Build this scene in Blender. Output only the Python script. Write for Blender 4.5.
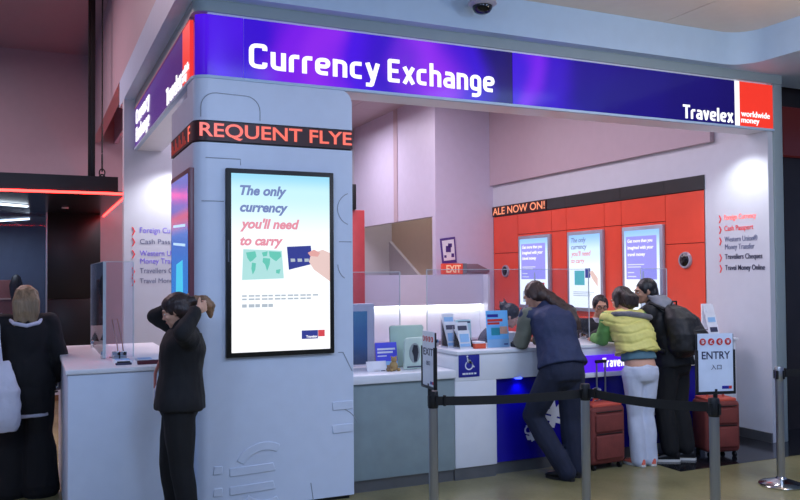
import bpy, bmesh, math, random
import numpy as np
from mathutils import Vector, Matrix, noise
random.seed(7)
for o in list(bpy.data.objects): bpy.data.objects.remove(o, do_unlink=True)
scn = bpy.context.scene
COL = scn.collection
PI = math.pi

# ------------------------------------------------------------------ camera
yaw, pitch, roll = 0.428188, 0.025148, -0.0072649
fw = Vector((math.sin(yaw)*math.cos(pitch), math.cos(yaw)*math.cos(pitch), math.sin(pitch)))
rt = Vector((math.cos(yaw), -math.sin(yaw), 0)); up = rt.cross(fw)
rt2 = math.cos(roll)*rt + math.sin(roll)*up
up2 = -math.sin(roll)*rt + math.cos(roll)*up
cd = bpy.data.cameras.new('camera'); cam = bpy.data.objects.new('camera', cd); COL.objects.link(cam)
cam.matrix_world = Matrix(((rt2.x, up2.x, -fw.x, -1.079), (rt2.y, up2.y, -fw.y, -5.976), (rt2.z, up2.z, -fw.z, 1.75), (0, 0, 0, 1)))
cd.sensor_width = 36; cd.lens = 806.35/800*36; cd.shift_y = 5.25/800; cd.clip_start = 0.05
scn.camera = cam

# ------------------------------------------------------------------ world, lights, exposure
w = bpy.data.worlds.new('world'); scn.world = w; w.use_nodes = True
w.node_tree.nodes['Background'].inputs[0].default_value = (0.36, 0.47, 0.90, 1)
w.node_tree.nodes['Background'].inputs[1].default_value = 0.42
vs = scn.view_settings
vs.view_transform = 'Standard'; vs.look = 'None'; vs.exposure = 0.0; vs.gamma = 1; vs.use_curve_mapping = False

def lamp(name, kind, loc, energy, color, size=1.0, size_y=None, rot=(0, 0, 0), **kw):
    d = bpy.data.lights.new(name, kind); d.energy = energy; d.color = color
    if kind == 'AREA':
        d.size = size
        if size_y: d.shape = 'RECTANGLE'; d.size_y = size_y
    elif kind in ('SPOT', 'POINT'): d.shadow_soft_size = size
    for k, v in kw.items(): setattr(d, k, v)
    o = bpy.data.objects.new(name, d); COL.objects.link(o); o.location = loc; o.rotation_euler = rot
    return o
HALL = (0.40, 0.60, 1.0)
for x, y in ((-3.2, -3.2), (0.6, -3.4), (4.2, -3.2)):
    lamp('hall_ceiling_light', 'AREA', (x, y, 4.0), 42, HALL, 1.6)
for x, y in ((-2.6, -4.2), (0.8, -4.6), (3.6, -3.9)):
    lamp('hall_fill_point', 'POINT', (x, y, 3.45), 85, (0.48, 0.66, 1.0), 0.25)  # added fill for bulkhead and ceiling; no pendant hangs here
lamp('hall_warm_fill', 'POINT', (4.3, -2.3, 3.15), 48, (1.0, 0.86, 0.72), 0.2)  # added warm fill that brightens the beige ceiling, without a fixture
lamp('left_hall_pink_fill', 'AREA', (-3.0, 4.6, 5.5), 190, (1.0, 0.72, 0.80), 2.0)  # added pink fill that brightens the left background
lamp('booth_ceiling_light', 'AREA', (2.6, 2.3, 4.6), 120, (0.93, 0.83, 1.0), 2.4)
lamp('booth_side_light', 'AREA', (3.2, 4.6, 4.6), 60, (0.95, 0.82, 0.95), 1.5)
lamp('back_room_light', 'AREA', (3.4, 7.4, 4.5), 70, (0.95, 0.86, 1.0), 1.2)
lamp('niche_fill', 'AREA', (5.2, 7.3, 4.5), 30, (1.0, 0.92, 0.85), 0.5, 2.5)  # added fill for the dark niche behind the bulkhead
lamp('end_wall_downlight', 'SPOT', (5.52, 0.25, 3.2), 42, (0.9, 0.95, 1.0), 0.04, spot_size=2.2, spot_blend=0.8)
lamp('side_wall_downlight', 'SPOT', (0.42, 3.42, 3.18), 60, (0.95, 0.95, 1.0), 0.04, spot_size=2.2, spot_blend=0.8)

# ------------------------------------------------------------------ materials
def lin(c): 
    r = []
    for v in c[:3]:
        v = v/255.0
        r.append(v/12.92 if v <= 0.04045 else ((v+0.055)/1.055)**2.4)
    return (*r, 1)
MATS = {}
def mat(name, col, rough=0.5, metal=0.0, emit=0.0, var=0.06, scale=8.0, bump=0.0, bscale=40.0, alpha=1.0, stretch=None, coat=0.0, spec=0.5):
    if name in MATS: return MATS[name]
    m = bpy.data.materials.new(name); m.use_nodes = True
    nt = m.node_tree; b = nt.nodes['Principled BSDF']
    tc = nt.nodes.new('ShaderNodeTexCoord'); mp = nt.nodes.new('ShaderNodeMapping')
    nt.links.new(tc.outputs['Object'], mp.inputs[0])
    if stretch: mp.inputs['Scale'].default_value = stretch
    n = nt.nodes.new('ShaderNodeTexNoise'); n.inputs['Scale'].default_value = scale; n.inputs['Detail'].default_value = 4
    nt.links.new(mp.outputs[0], n.inputs['Vector'])
    cr = nt.nodes.new('ShaderNodeValToRGB'); L = lin(col)
    cr.color_ramp.elements[0].position = 0.3; cr.color_ramp.elements[1].position = 0.7
    cr.color_ramp.elements[0].color = (*[max(0, v*(1-var)) for v in L[:3]], 1)
    cr.color_ramp.elements[1].color = (*[min(1, v*(1+var)) for v in L[:3]], 1)
    nt.links.new(n.outputs['Fac'], cr.inputs[0])
    nt.links.new(cr.outputs[0], b.inputs['Base Color'])
    b.inputs['Roughness'].default_value = rough; b.inputs['Metallic'].default_value = metal
    b.inputs['Specular IOR Level'].default_value = spec
    if coat: b.inputs['Coat Weight'].default_value = coat; b.inputs['Coat Roughness'].default_value = 0.05
    if emit:
        nt.links.new(cr.outputs[0], b.inputs['Emission Color']); b.inputs['Emission Strength'].default_value = emit
    if bump:
        n2 = nt.nodes.new('ShaderNodeTexNoise'); n2.inputs['Scale'].default_value = bscale; n2.inputs['Detail'].default_value = 5
        nt.links.new(mp.outputs[0], n2.inputs['Vector'])
        bp = nt.nodes.new('ShaderNodeBump'); bp.inputs['Strength'].default_value = bump; bp.inputs['Distance'].default_value = 0.02
        nt.links.new(n2.outputs['Fac'], bp.inputs['Height']); nt.links.new(bp.outputs[0], b.inputs['Normal'])
    MATS[name] = m
    return m
def ramp_mat(name, axis, stops, emit=0.0, rough=0.25, blotch=0.0, bscale=2.0, coat=0.0):
    """colour printed or backlit along an object axis (metres, world-aligned local coordinates)"""
    m = bpy.data.materials.new(name); m.use_nodes = True
    nt = m.node_tree; b = nt.nodes['Principled BSDF']; b.inputs['Specular IOR Level'].default_value = 0.25
    tc = nt.nodes.new('ShaderNodeTexCoord'); sp = nt.nodes.new('ShaderNodeSeparateXYZ')
    nt.links.new(tc.outputs['Object'], sp.inputs[0])
    lo, hi = stops[0][0], stops[-1][0]
    mr = nt.nodes.new('ShaderNodeMapRange'); mr.inputs[1].default_value = lo; mr.inputs[2].default_value = hi
    if blotch:
        n = nt.nodes.new('ShaderNodeTexNoise'); n.inputs['Scale'].default_value = bscale; n.inputs['Detail'].default_value = 1
        nt.links.new(tc.outputs['Object'], n.inputs['Vector'])
        ma = nt.nodes.new('ShaderNodeMath'); ma.operation = 'MULTIPLY_ADD'; ma.inputs[1].default_value = blotch; 
        sb = nt.nodes.new('ShaderNodeMath'); sb.operation = 'SUBTRACT'; sb.inputs[1].default_value = 0.5
        nt.links.new(n.outputs['Fac'], sb.inputs[0]); nt.links.new(sb.outputs[0], ma.inputs[0]); nt.links.new(sp.outputs[axis], ma.inputs[2])
        nt.links.new(ma.outputs[0], mr.inputs[0])
    else: nt.links.new(sp.outputs[axis], mr.inputs[0])
    cr = nt.nodes.new('ShaderNodeValToRGB'); cr.color_ramp.interpolation = 'EASE'
    while len(cr.color_ramp.elements) < len(stops): cr.color_ramp.elements.new(0.5)
    for e, (p, c) in zip(cr.color_ramp.elements, stops):
        e.position = (p-lo)/(hi-lo)
    for e, (p, c) in zip(cr.color_ramp.elements, stops): e.color = lin(c)
    nt.links.new(mr.outputs[0], cr.inputs[0]); nt.links.new(cr.outputs[0], b.inputs['Base Color'])
    b.inputs['Roughness'].default_value = rough
    if coat: b.inputs['Coat Weight'].default_value = coat
    if emit:
        nt.links.new(cr.outputs[0], b.inputs['Emission Color']); b.inputs['Emission Strength'].default_value = emit
        for l in list(b.inputs['Base Color'].links): nt.links.remove(l)
        b.inputs['Base Color'].default_value = (0.012, 0.01, 0.03, 1)
    MATS[name] = m
    return m
def emis(name, col, s=1.0, base=None):
    """something that gives off light: screen pixels, lit lettering, tubes"""
    m = mat(name, col, rough=0.3, emit=s, var=0.02)
    bs = m.node_tree.nodes['Principled BSDF']
    for l in list(bs.inputs['Base Color'].links): m.node_tree.links.remove(l)
    bs.inputs['Base Color'].default_value = lin(base or (20, 20, 25))
    return m
def glass_mat(name, tint=(235, 240, 255), refl=0.06, op=0.08):
    m = bpy.data.materials.new(name); m.use_nodes = True; nt = m.node_tree
    out = nt.nodes['Material Output']; nt.nodes.remove(nt.nodes['Principled BSDF'])
    tr = nt.nodes.new('ShaderNodeBsdfTransparent'); tr.inputs[0].default_value = lin(tint)
    gl = nt.nodes.new('ShaderNodeBsdfGlossy'); gl.inputs['Roughness'].default_value = 0.02
    fr = nt.nodes.new('ShaderNodeFresnel'); fr.inputs[0].default_value = 1.3
    df = nt.nodes.new('ShaderNodeBsdfDiffuse'); df.inputs[0].default_value = lin((200, 205, 220))
    n = nt.nodes.new('ShaderNodeTexNoise'); n.inputs['Scale'].default_value = 2
    mu = nt.nodes.new('ShaderNodeMath'); mu.operation = 'MULTIPLY'; mu.inputs[1].default_value = op*2
    nt.links.new(n.outputs['Fac'], mu.inputs[0])
    a = nt.nodes.new('ShaderNodeMixShader'); b = nt.nodes.new('ShaderNodeMixShader')
    nt.links.new(fr.outputs[0], a.inputs[0]); nt.links.new(tr.outputs[0], a.inputs[1]); nt.links.new(gl.outputs[0], a.inputs[2])
    nt.links.new(mu.outputs[0], b.inputs[0]); nt.links.new(a.outputs[0], b.inputs[1]); nt.links.new(df.outputs[0], b.inputs[2])
    nt.links.new(b.outputs[0], out.inputs[0]); MATS[name] = m
    return m

# ------------------------------------------------------------------ mesh helpers
class MB:
    def __init__(s): s.v = []; s.f = []
    def add(s, vs, fs):
        k = len(s.v); s.v += [tuple(v) for v in vs]; s.f += [tuple(i+k for i in f) for f in fs]; return s
    def box(s, x0, x1, y0, y1, z0, z1):
        return s.add([(x0,y0,z0),(x1,y0,z0),(x1,y1,z0),(x0,y1,z0),(x0,y0,z1),(x1,y0,z1),(x1,y1,z1),(x0,y1,z1)],
                     [(0,3,2,1),(4,5,6,7),(0,1,5,4),(1,2,6,5),(2,3,7,6),(3,0,4,7)])
    def prism(s, poly, axis, d0, d1):
        """poly: 2-D points; axis 'x': (y,z), 'y': (x,z), 'z': (x,y)"""
        def P(p, d): return {'x': (d, p[0], p[1]), 'y': (p[0], d, p[1]), 'z': (p[0], p[1], d)}[axis]
        n = len(poly); vs = [P(p, d0) for p in poly]+[P(p, d1) for p in poly]
        return s.add(vs, [tuple(range(n)), tuple(range(2*n-1, n-1, -1))]+[(i, i+n, (i+1) % n+n, (i+1) % n) for i in range(n)])
    def tube(s, pts, r, n=8, caps=True):
        pts = [Vector(p) for p in pts]; R = r if isinstance(r, (list, tuple)) else [r]*len(pts)
        vs = []; fs = []; ref = None
        for i, p in enumerate(pts):
            t = (pts[min(i+1, len(pts)-1)]-pts[max(i-1, 0)]).normalized()
            if ref is None: ref = t.orthogonal().normalized()
            ref = (ref-t*ref.dot(t)); ref = ref.normalized() if ref.length > 1e-6 else t.orthogonal().normalized()
            b = t.cross(ref)
            for k in range(n):
                a = 2*PI*k/n; vs.append(p+(ref*math.cos(a)+b*math.sin(a))*R[i])
        for i in range(len(pts)-1):
            for k in range(n): fs.append((i*n+k, i*n+(k+1) % n, (i+1)*n+(k+1) % n, (i+1)*n+k))
        if caps: fs.append(tuple(range(n-1, -1, -1))); fs.append(tuple((len(pts)-1)*n+k for k in range(n)))
        return s.add(vs, fs)
    def lathe(s, prof, c=(0,0,0), n=24, ax='z'):
        vs = []; fs = []
        for r, h in prof:
            for k in range(n):
                a = 2*PI*k/n; u, v = r*math.cos(a), r*math.sin(a)
                q = {'z': (u, v, h), 'y': (u, h, v), 'x': (h, u, v)}[ax]
                vs.append((c[0]+q[0], c[1]+q[1], c[2]+q[2]))
        for i in range(len(prof)-1):
            for k in range(n): fs.append((i*n+k, i*n+(k+1) % n, (i+1)*n+(k+1) % n, (i+1)*n+k))
        fs.append(tuple(range(n-1, -1, -1))); fs.append(tuple((len(prof)-1)*n+k for k in range(n)))
        return s.add(vs, fs)
    def ell(s, c, rad, ax=None, n=14, m=9):
        c = Vector(c); ax = ax or (Vector((1,0,0)), Vector((0,1,0)), Vector((0,0,1)))
        vs = []; fs = []
        for i in range(m+1):
            th = PI*i/m
            for k in range(n):
                a = 2*PI*k/n
                vs.append(c+ax[0]*(rad[0]*math.sin(th)*math.cos(a))+ax[1]*(rad[1]*math.sin(th)*math.sin(a))+ax[2]*(rad[2]*math.cos(th)))
        for i in range(m):
            for k in range(n): fs.append((i*n+k, (i+1)*n+k, (i+1)*n+(k+1) % n, i*n+(k+1) % n))
        return s.add(vs, fs)
    def cap(s, p0, p1, r0, r1, n=12):
        p0 = Vector(p0); p1 = Vector(p1)
        s.tube([p0, p0.lerp(p1, .5), p1], [r0, (r0+r1)/2, r1], n)
        s.ell(p0, (r0,)*3, n=n, m=7); s.ell(p1, (r1,)*3, n=n, m=7); return s
    def chain(s, pts, rs, n=12):
        for i in range(len(pts)-1): s.cap(pts[i], pts[i+1], rs[i], rs[i+1], n)
        return s
    def loft(s, rings, n=20, dome=True):
        """rings: (centre, right, half width, forward, half depth)"""
        vs = []; fs = []
        for c, r, a, f, b in rings:
            for k in range(n):
                t = 2*PI*k/n; ct, st = math.cos(t), math.sin(t)
                e = 0.85
                vs.append(Vector(c)+r*(a*math.copysign(abs(ct)**e, ct))+f*(b*math.copysign(abs(st)**e, st)))
        for i in range(len(rings)-1):
            for k in range(n): fs.append((i*n+k, i*n+(k+1) % n, (i+1)*n+(k+1) % n, (i+1)*n+k))
        fs.append(tuple(range(n-1, -1, -1))); fs.append(tuple((len(rings)-1)*n+k for k in range(n)))
        return s.add(vs, fs)
    def build(s, name, m, parent=None, bevel=0.0, smooth=False, seg=2, local=False):
        me = bpy.data.meshes.new(name)
        off = parent.matrix_world.translation if False else (parent['_o'] if (parent is not None and '_o' in parent and not local) else (0, 0, 0))
        vs = [(v[0]-off[0], v[1]-off[1], v[2]-off[2]) for v in s.v]
        me.from_pydata(vs, [], s.f); me.update()
        bm = bmesh.new(); bm.from_mesh(me)
        bmesh.ops.recalc_face_normals(bm, faces=bm.faces)
        if bevel:
            bmesh.ops.bevel(bm, geom=[e for e in bm.edges if e.is_manifold and e.calc_face_angle(0) > 0.6], offset=bevel, segments=seg, profile=0.5, affect='EDGES', clamp_overlap=True)
        bm.to_mesh(me); bm.free()
        if smooth or bevel:
            me.shade_smooth(); me.set_sharp_from_angle(angle=0.7)
        return link(name, me, m, parent)
def link(name, me, m, parent=None):
    o = bpy.data.objects.new(name, me); COL.objects.link(o)
    if m is not None and not me.materials: me.materials.append(m)
    if parent is not None: 
        o.parent = parent
        if '_o' in parent: o['_o'] = list(parent['_o'])
    return o
def tag(o, label, cat, group=None, kind=None):
    if label: o['label'] = label
    if cat: o['category'] = cat
    if group: o['group'] = group
    if kind: o['kind'] = kind
    return o
def thing(name, label, cat, loc, group=None):
    o = bpy.data.objects.new(name, None); COL.objects.link(o); o.location = loc; o.empty_display_size = 0.1
    o['_o'] = [float(v) for v in loc]
    return tag(o, label, cat, group)
def struct(o): o['kind'] = 'structure'; return o
def sroot(name, loc=(0,0,0)):
    o = bpy.data.objects.new(name, None); COL.objects.link(o); o.location = loc; o['_o'] = [float(v) for v in loc]; o['kind'] = 'structure'; return o

TXT = {}
def text_raw(s, bold=0.0, shear=0.0, spacing=1.0, line=1.0):
    key = (s, bold, shear, spacing, line)
    if key in TXT: return TXT[key]
    c = bpy.data.curves.new('t', 'FONT'); c.body = s; c.size = 1; c.offset = bold; c.shear = shear; c.extrude = 0.5
    c.space_character = spacing; c.space_line = line; c.resolution_u = 4
    o = bpy.data.objects.new('t', c); COL.objects.link(o); bpy.context.view_layer.update()
    me = bpy.data.meshes.new_from_object(o.evaluated_get(bpy.context.evaluated_depsgraph_get()))
    n = len(me.vertices); a = np.zeros(n*3); me.vertices.foreach_get('co', a); a = a.reshape(-1, 3)
    f = [tuple(p.vertices) for p in me.polygons]
    bpy.data.objects.remove(o); bpy.data.curves.remove(c); bpy.data.meshes.remove(me)
    TXT[key] = (a, f); return TXT[key]
def text(s, name, m, parent, origin, u, v, width=None, height=None, depth=0.004, bold=0.0, shear=0.0, spacing=1.0, line=1.0):
    """lettering whose bounding box starts at origin (lower left), runs along u, up v, proud along u x v"""
    a, f = text_raw(s, bold, shear, spacing, line)
    lo, hi = a.min(0), a.max(0); W, H = hi[0]-lo[0], hi[1]-lo[1]
    if width and height: sx, sy = width/W, height/H
    elif width: sx = sy = width/W
    else: sx = sy = height/H
    u = np.array(u, float); v = np.array(v, float); n = np.cross(u, v)
    p = np.array(origin)+np.outer((a[:, 0]-lo[0])*sx, u)+np.outer((a[:, 1]-lo[1])*sy, v)+np.outer((a[:, 2]+0.5)*depth, n)
    off = parent['_o'] if '_o' in parent else (0,0,0)
    p = p-np.array(off)
    # one object for each word: split where a wide gap runs between letters
    par = list(range(len(a)))
    def root(i):
        while par[i] != i: par[i] = par[par[i]]; i = par[i]
        return i
    for q in f:
        for j in q[1:]: par[root(j)] = root(q[0])
    comp = {}
    for i in range(len(a)): comp.setdefault(root(i), []).append(i)
    spans = sorted((a[ix, 0].min(), a[ix, 0].max(), r) for r, ix in comp.items())
    words = []; end = -1e9
    for x0, x1, r in spans:
        if '\n' not in s and x0-end > 0.17*spacing: words.append([])
        if not words: words.append([])
        words[-1].append(r); end = max(end, x1)
    o = None
    for wd in words:
        ws = set(wd); idx = [i for i in range(len(a)) if root(i) in ws]; mp = {i: k for k, i in enumerate(idx)}
        me = bpy.data.meshes.new(name); me.from_pydata([tuple(p[i]) for i in idx], [], [tuple(mp[j] for j in q) for q in f if root(q[0]) in ws]); me.update()
        o = link(name, me, m, parent)
    return o
def round_path(pts, r, n=4):
    out = [V2(pts[0])]
    for i in range(1, len(pts)-1):
        p, a, b = V2(pts[i]), V2(pts[i-1]), V2(pts[i+1])
        u, v = (a-p), (b-p); rr = min(r, np.linalg.norm(u)*.49, np.linalg.norm(v)*.49); u = u/np.linalg.norm(u); v = v/np.linalg.norm(v)
        for k in range(n+1):
            t = k/n; out.append((p+u*rr)*(1-t)**2+p*(2*t*(1-t))+(p+v*rr)*t*t)
    out.append(V2(pts[-1])); return out
def V2(p): return np.array(p, float)
GL = {'C': (.62, [[(.52, .74), (.52, .915), (.085, .915), (.085, .085), (.52, .085), (.52, .26)]]), 'u': (.52, [[(.085, .72), (.085, .085), (.43, .085)], [(.43, .72), (.43, 0)]]),
 'r': (.36, [[(.085, 0), (.085, .635), (.35, .635)]]), 'e': (.53, [[(.09, .36), (.45, .36), (.45, .635), (.085, .635), (.085, .085), (.44, .085)]]),
 'n': (.52, [[(.085, 0), (.085, .72)], [(.085, .635), (.43, .635), (.43, 0)]]), 'c': (.48, [[(.42, .635), (.085, .635), (.085, .085), (.42, .085)]]),
 'y': (.50, [[(.07, .72), (.27, .06)], [(.45, .72), (.22, -.2), (.02, -.2)]]), 'E': (.56, [[(.5, .915), (.085, .915), (.085, .085), (.5, .085)], [(.085, .5), (.45, .5)]]),
 'x': (.5, [[(.06, .72), (.44, 0)], [(.44, .72), (.06, 0)]]), 'h': (.52, [[(.085, 0), (.085, 1.0)], [(.085, .635), (.43, .635), (.43, 0)]]),
 'a': (.52, [[(.10, .635), (.43, .635), (.43, 0)], [(.43, .385), (.085, .385), (.085, .085), (.43, .085)]]), 'g': (.52, [[(.43, .085), (.085, .085), (.085, .635), (.43, .635), (.43, -.2), (.09, -.2)]]),
 'T': (.56, [[(0, .915), (.56, .915)], [(.28, 0), (.28, .915)]]), 'v': (.48, [[(.06, .72), (.24, .05), (.42, .72)]]), 'l': (.19, [[(.085, 0), (.085, 1.0)]])}
def sign_text(word, m, parent, origin, u, width, cap, sw=.158, depth=.006):
    """squarish sign lettering, each letter its own raised part; origin is the left end of the baseline"""
    u = np.array(u, float); n = np.cross(u, np.array(UZ, float)); gap = .085
    W = sum(GL[c][0]+gap for c in word)-gap; sx = width/W; x = 0.0; off = np.array(parent['_o'])
    for c in word:
        mb = MB()
        for path in GL[c][1]:
            q = round_path(path, .20 if c not in 'EyxvT' else .03)
            L_, R_ = [], []
            for i in range(len(q)):
                t0 = q[min(i+1, len(q)-1)]-q[max(i-1, 0)]; t0 = t0/np.linalg.norm(t0); nn = np.array((-t0[1], t0[0]))*sw/2
                L_.append(q[i]+nn); R_.append(q[i]-nn)
            for i in range(len(q)-1):
                vs = []
                for d in (0, depth):
                    for p2 in (L_[i], R_[i], R_[i+1], L_[i+1]): vs.append(tuple(np.array(origin)+u*((x+p2[0])*sx)+np.array(UZ)*(p2[1]*cap)+n*d))
                mb.add(vs, [(0,1,2,3), (4,7,6,5), (0,4,5,1), (1,5,6,2), (2,6,7,3), (3,7,4,0)])
        me = bpy.data.meshes.new('letter'); me.from_pydata([tuple(np.array(v)-off) for v in mb.v], [], mb.f)
        bm = bmesh.new(); bm.from_mesh(me); bmesh.ops.remove_doubles(bm, verts=bm.verts, dist=1e-5); bm.to_mesh(me); bm.free(); me.update()
        link('letter', me, m, parent); x += GL[c][0]+gap
FX, UZ = (1, 0, 0), (0, 0, 1)          # writing on a front-facing surface (normal -Y)
SY = (0, -1, 0)                        # writing on a surface facing -X: reads along -Y
def arc(cx, cy, r, a0, a1, n=10): return [(cx+r*math.cos(math.radians(a0+(a1-a0)*i/n)), cy+r*math.sin(math.radians(a0+(a1-a0)*i/n))) for i in range(n+1)]
def ring_strip(cx, cy, r0, r1, a0, a1, n=16): return arc(cx, cy, r1, a0, a1, n)+arc(cx, cy, r0, a1, a0, n)

# ------------------------------------------------------------------ palette
def wall(name, c, **k): return mat(name, c, rough=k.pop('rough', 0.45), var=k.pop('var', 0.02), bump=0.02, bscale=120, **k)
M_PILLAR = wall('satin_white_pillar', (214, 224, 242), rough=0.35)
M_WHITE = wall('white_laminate', (232, 234, 240), rough=0.3)
M_ENDWALL = wall('pale_grey_wall', (205, 207, 216))
M_RAIL = wall('grey_green_rail', (150, 164, 168))
M_BULK = wall('pale_blue_bulkhead', (188, 212, 236))
M_CEIL = wall('beige_ceiling', (232, 214, 200))
M_LILAC = wall('lilac_plaster', (208, 202, 224))
M_PINK = wall('red_glow_plaster', (190, 170, 180))  # pink of the reflected red light is put into the plaster colour
M_BEIGE = wall('beige_plaster', (186, 168, 150))
M_GREY = wall('grey_plaster', (178, 176, 186))
M_RED = mat('red_wall_panel', (238, 82, 58), rough=0.32, var=0.05, scale=3)
M_REDSEAM = mat('dark_red_seam', (120, 24, 18), rough=0.6)
M_CHAR = mat('charcoal_band', (48, 52, 52), rough=0.3)
M_BLACK = mat('black_plastic', (14, 14, 16), rough=0.45)
M_BLACKG = mat('black_gloss', (10, 10, 12), rough=0.12)
M_STEEL = mat('brushed_steel', (176, 178, 180), rough=0.28, metal=1.0, var=0.06, scale=4, stretch=(60, 60, 1))
M_CHROME = mat('polished_steel', (200, 202, 204), rough=0.14, metal=1.0)
M_KICK = mat('steel_kickplate', (128, 130, 134), rough=0.3, metal=0.7)
M_GLASS = glass_mat('clear_glass', (246, 249, 255), op=.02)
M_GEDGE = mat('glass_edge', (196, 210, 216), rough=0.15, spec=0.8)
M_PAPER = mat('white_paper', (235, 236, 242), rough=0.6)
M_INK = mat('dark_ink', (52, 54, 84), rough=0.5)
M_BLUEPRINT = mat('royal_blue_print', (36, 40, 150), rough=0.4)
M_REDPRINT = mat('red_print', (214, 48, 44), rough=0.5)
E_WHITE = emis('lit_white', (250, 250, 255), 1.25)
E_LED = emis('red_led', (255, 112, 92), 1.1)
E_NEON = emis('red_neon', (255, 40, 36), 15.0)

# ------------------------------------------------------------------ floor
def floor_mat(name, c0, c1, rough):
    m = bpy.data.materials.new(name); m.use_nodes = True; nt = m.node_tree; b = nt.nodes['Principled BSDF']
    tc = nt.nodes.new('ShaderNodeTexCoord')
    vo = nt.nodes.new('ShaderNodeTexVoronoi'); vo.inputs['Scale'].default_value = 60; nt.links.new(tc.outputs['Object'], vo.inputs['Vector'])
    n = nt.nodes.new('ShaderNodeTexNoise'); n.inputs['Scale'].default_value = 1.6; n.inputs['Detail'].default_value = 6; nt.links.new(tc.outputs['Object'], n.inputs['Vector'])
    mx = nt.nodes.new('ShaderNodeMix'); mx.data_type = 'RGBA'; mx.inputs[0].default_value = 0.22
    r1 = nt.nodes.new('ShaderNodeValToRGB'); r1.color_ramp.elements[0].color = lin(c0); r1.color_ramp.elements[1].color = lin(c1)
    r1.color_ramp.elements[0].position = 0.35; r1.color_ramp.elements[1].position = 0.65
    nt.links.new(n.outputs['Fac'], r1.inputs[0]); nt.links.new(r1.outputs[0], mx.inputs['A'])
    r2 = nt.nodes.new('ShaderNodeValToRGB'); r2.color_ramp.elements[0].color = lin(c0); r2.color_ramp.elements[1].color = lin(c1)
    nt.links.new(vo.outputs['Color'], r2.inputs[0]); nt.links.new(r2.outputs[0], mx.inputs['B']); nt.links.new(mx.outputs['Result'], b.inputs['Base Color'])
    b.inputs['Roughness'].default_value = rough; MATS[name] = m; return m
M_FLOOR = floor_mat('olive_terrazzo', (126, 120, 84), (156, 148, 106), 0.25)
M_DFLOOR = floor_mat('dark_stone', (24, 24, 28), (36, 36, 40), 0.12)
struct(MB().box(-9, 13, -10, 14, -0.1, 0).build('floor', M_FLOOR))
struct(MB().box(4.14, 9.0, -0.48, 0.6, -0.02, 0.002).build('floor_dark_inset', M_DFLOOR))
for p0, p1 in (((-5, 1.75), (-0.9, 1.71)),):
    struct(MB().box(p0[0], p1[0], p0[1], p0[1]+0.02, -0.02, 0.0015).build('trim_1', M_ENDWALL))

# ------------------------------------------------------------------ bulkhead, ceilings
path = arc(0.06, 0.06, 0.18, 180, 270, 8)
fil = [(5.38-0.28+0.28*math.sin(math.radians(t)), -0.12-0.28+0.28*math.cos(math.radians(t))) for t in range(0, 91, 10)]
poly = path+fil+[(5.46, -4.6), (13, -4.6), (13, 0.35), (-0.12, 0.35)]
bh = MB().prism(poly, 'z', 3.81, 4.13).build('ceiling_bulkhead', M_BULK, smooth=True); struct(bh)
struct(MB().box(-0.12, 0.35, 0.35, 4.3, 3.81, 4.13).build('ceiling_bulkhead_side', M_BULK))
croot = sroot('ceiling')
xs = [-6.1, -3.45, -0.85, 1.75, 4.35, 6.3]
for i in range(len(xs)-1):
    for y0, y1 in ((-7.2, -4.4), (-4.4, -1.7), (-1.7, 0.3)):
        MB().box(xs[i]+.004, xs[i+1]-.004, y0+.004, y1-.004, 4.13, 4.17).build('ceiling_panel', M_CEIL, croot)
MB().box(-6.6, 6.4, -7.3, 0.4, 4.172, 4.22).build('ceiling_backing', M_GREY, croot)
struct(MB().box(-9, -0.12, 0.3, 11, 5.65, 5.75).build('ceiling_left_hall', M_PINK))
struct(MB().box(-9, -0.12, 0.31, 0.41, 4.13, 5.65).build('wall_ceiling_step', M_PINK))
struct(MB().box(-0.12, 0.0, 0.4, 9.2, 4.13, 5.65).build('wall_ceiling_side', M_PINK))
struct(MB().box(-9, 2.3, 9.1, 9.25, 2.82, 5.75).build('wall_back_hall', M_PINK))
struct(MB().box(-0.03, 2.2, 9.1, 9.25, 0, 2.82).build('wall_back_hall_lower', M_PINK))
broot = sroot('ceiling_booth')
for x0, x1 in ((0.1, 2.2), (2.2, 4.0), (4.0, 6.2)):
    for y0, y1 in ((0.36, 2.6), (2.6, 5.0), (5.0, 7.2), (7.2, 9.2)):
        MB().box(x0+.006, x1-.006, y0+.006, y1-.006, 4.70, 4.74).build('ceiling_panel', M_PINK, broot)
MB().box(0.05, 6.3, 0.3, 9.3, 4.742, 4.8).build('ceiling_backing', M_GREY, broot)
struct(MB().box(0.3, 6.3, 0.30, 0.36, 3.72, 4.75).build('wall_above_fascia', M_LILAC))
struct(MB().box(0.24, 0.30, 0.36, 9.2, 4.13, 4.75).build('wall_above_side_fascia', M_LILAC))

# ------------------------------------------------------------------ corner pillar with embossed currency marks
pil = thing('booth_pillar', 'pale blue-white corner pillar embossed with currency marks carrying the large screen', 'pillar', (0.6, 0.5, 0))
ptop = arc(0.10, 0.10, 0.10, 180, 270, 8)+[(1.236, 0)]+[(1.236, 1.044), (0, 1.044)]
body = MB().prism(ptop, 'z', 0.03, 2.745).build('body', M_PILLAR, pil, smooth=True)
MB().prism([(p[0]*0.985+0.01, p[1]*0.985+0.01) for p in ptop], 'z', 2.745, 2.91).build('sign_core', M_BLACK, pil, smooth=True)
head = [(0.0, 2.91), (1.236, 2.91), (1.236, 3.13)]+arc(1.136, 3.13, 0.10, 0, 90, 6)+[(0, 3.23)]
MB().prism(ptop, 'z', 2.91, 3.13).build('head_block', M_PILLAR, pil, smooth=True)
MB().prism([(0.10, 3.13), (1.236, 3.13)]+arc(1.136, 3.13, 0.095, 0, 90, 6)[1:]+[(0.10, 3.225)], 'y', 0.0, 1.04).build('head_cap', M_PILLAR, pil, smooth=True)
MB().prism(arc(0.10, 0.10, 0.10, 180, 270, 8)+[(0.104, 0.3), (0, 0.3)], 'z', 3.13, 3.225).build('head_cap', M_PILLAR, pil, smooth=True)
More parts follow.
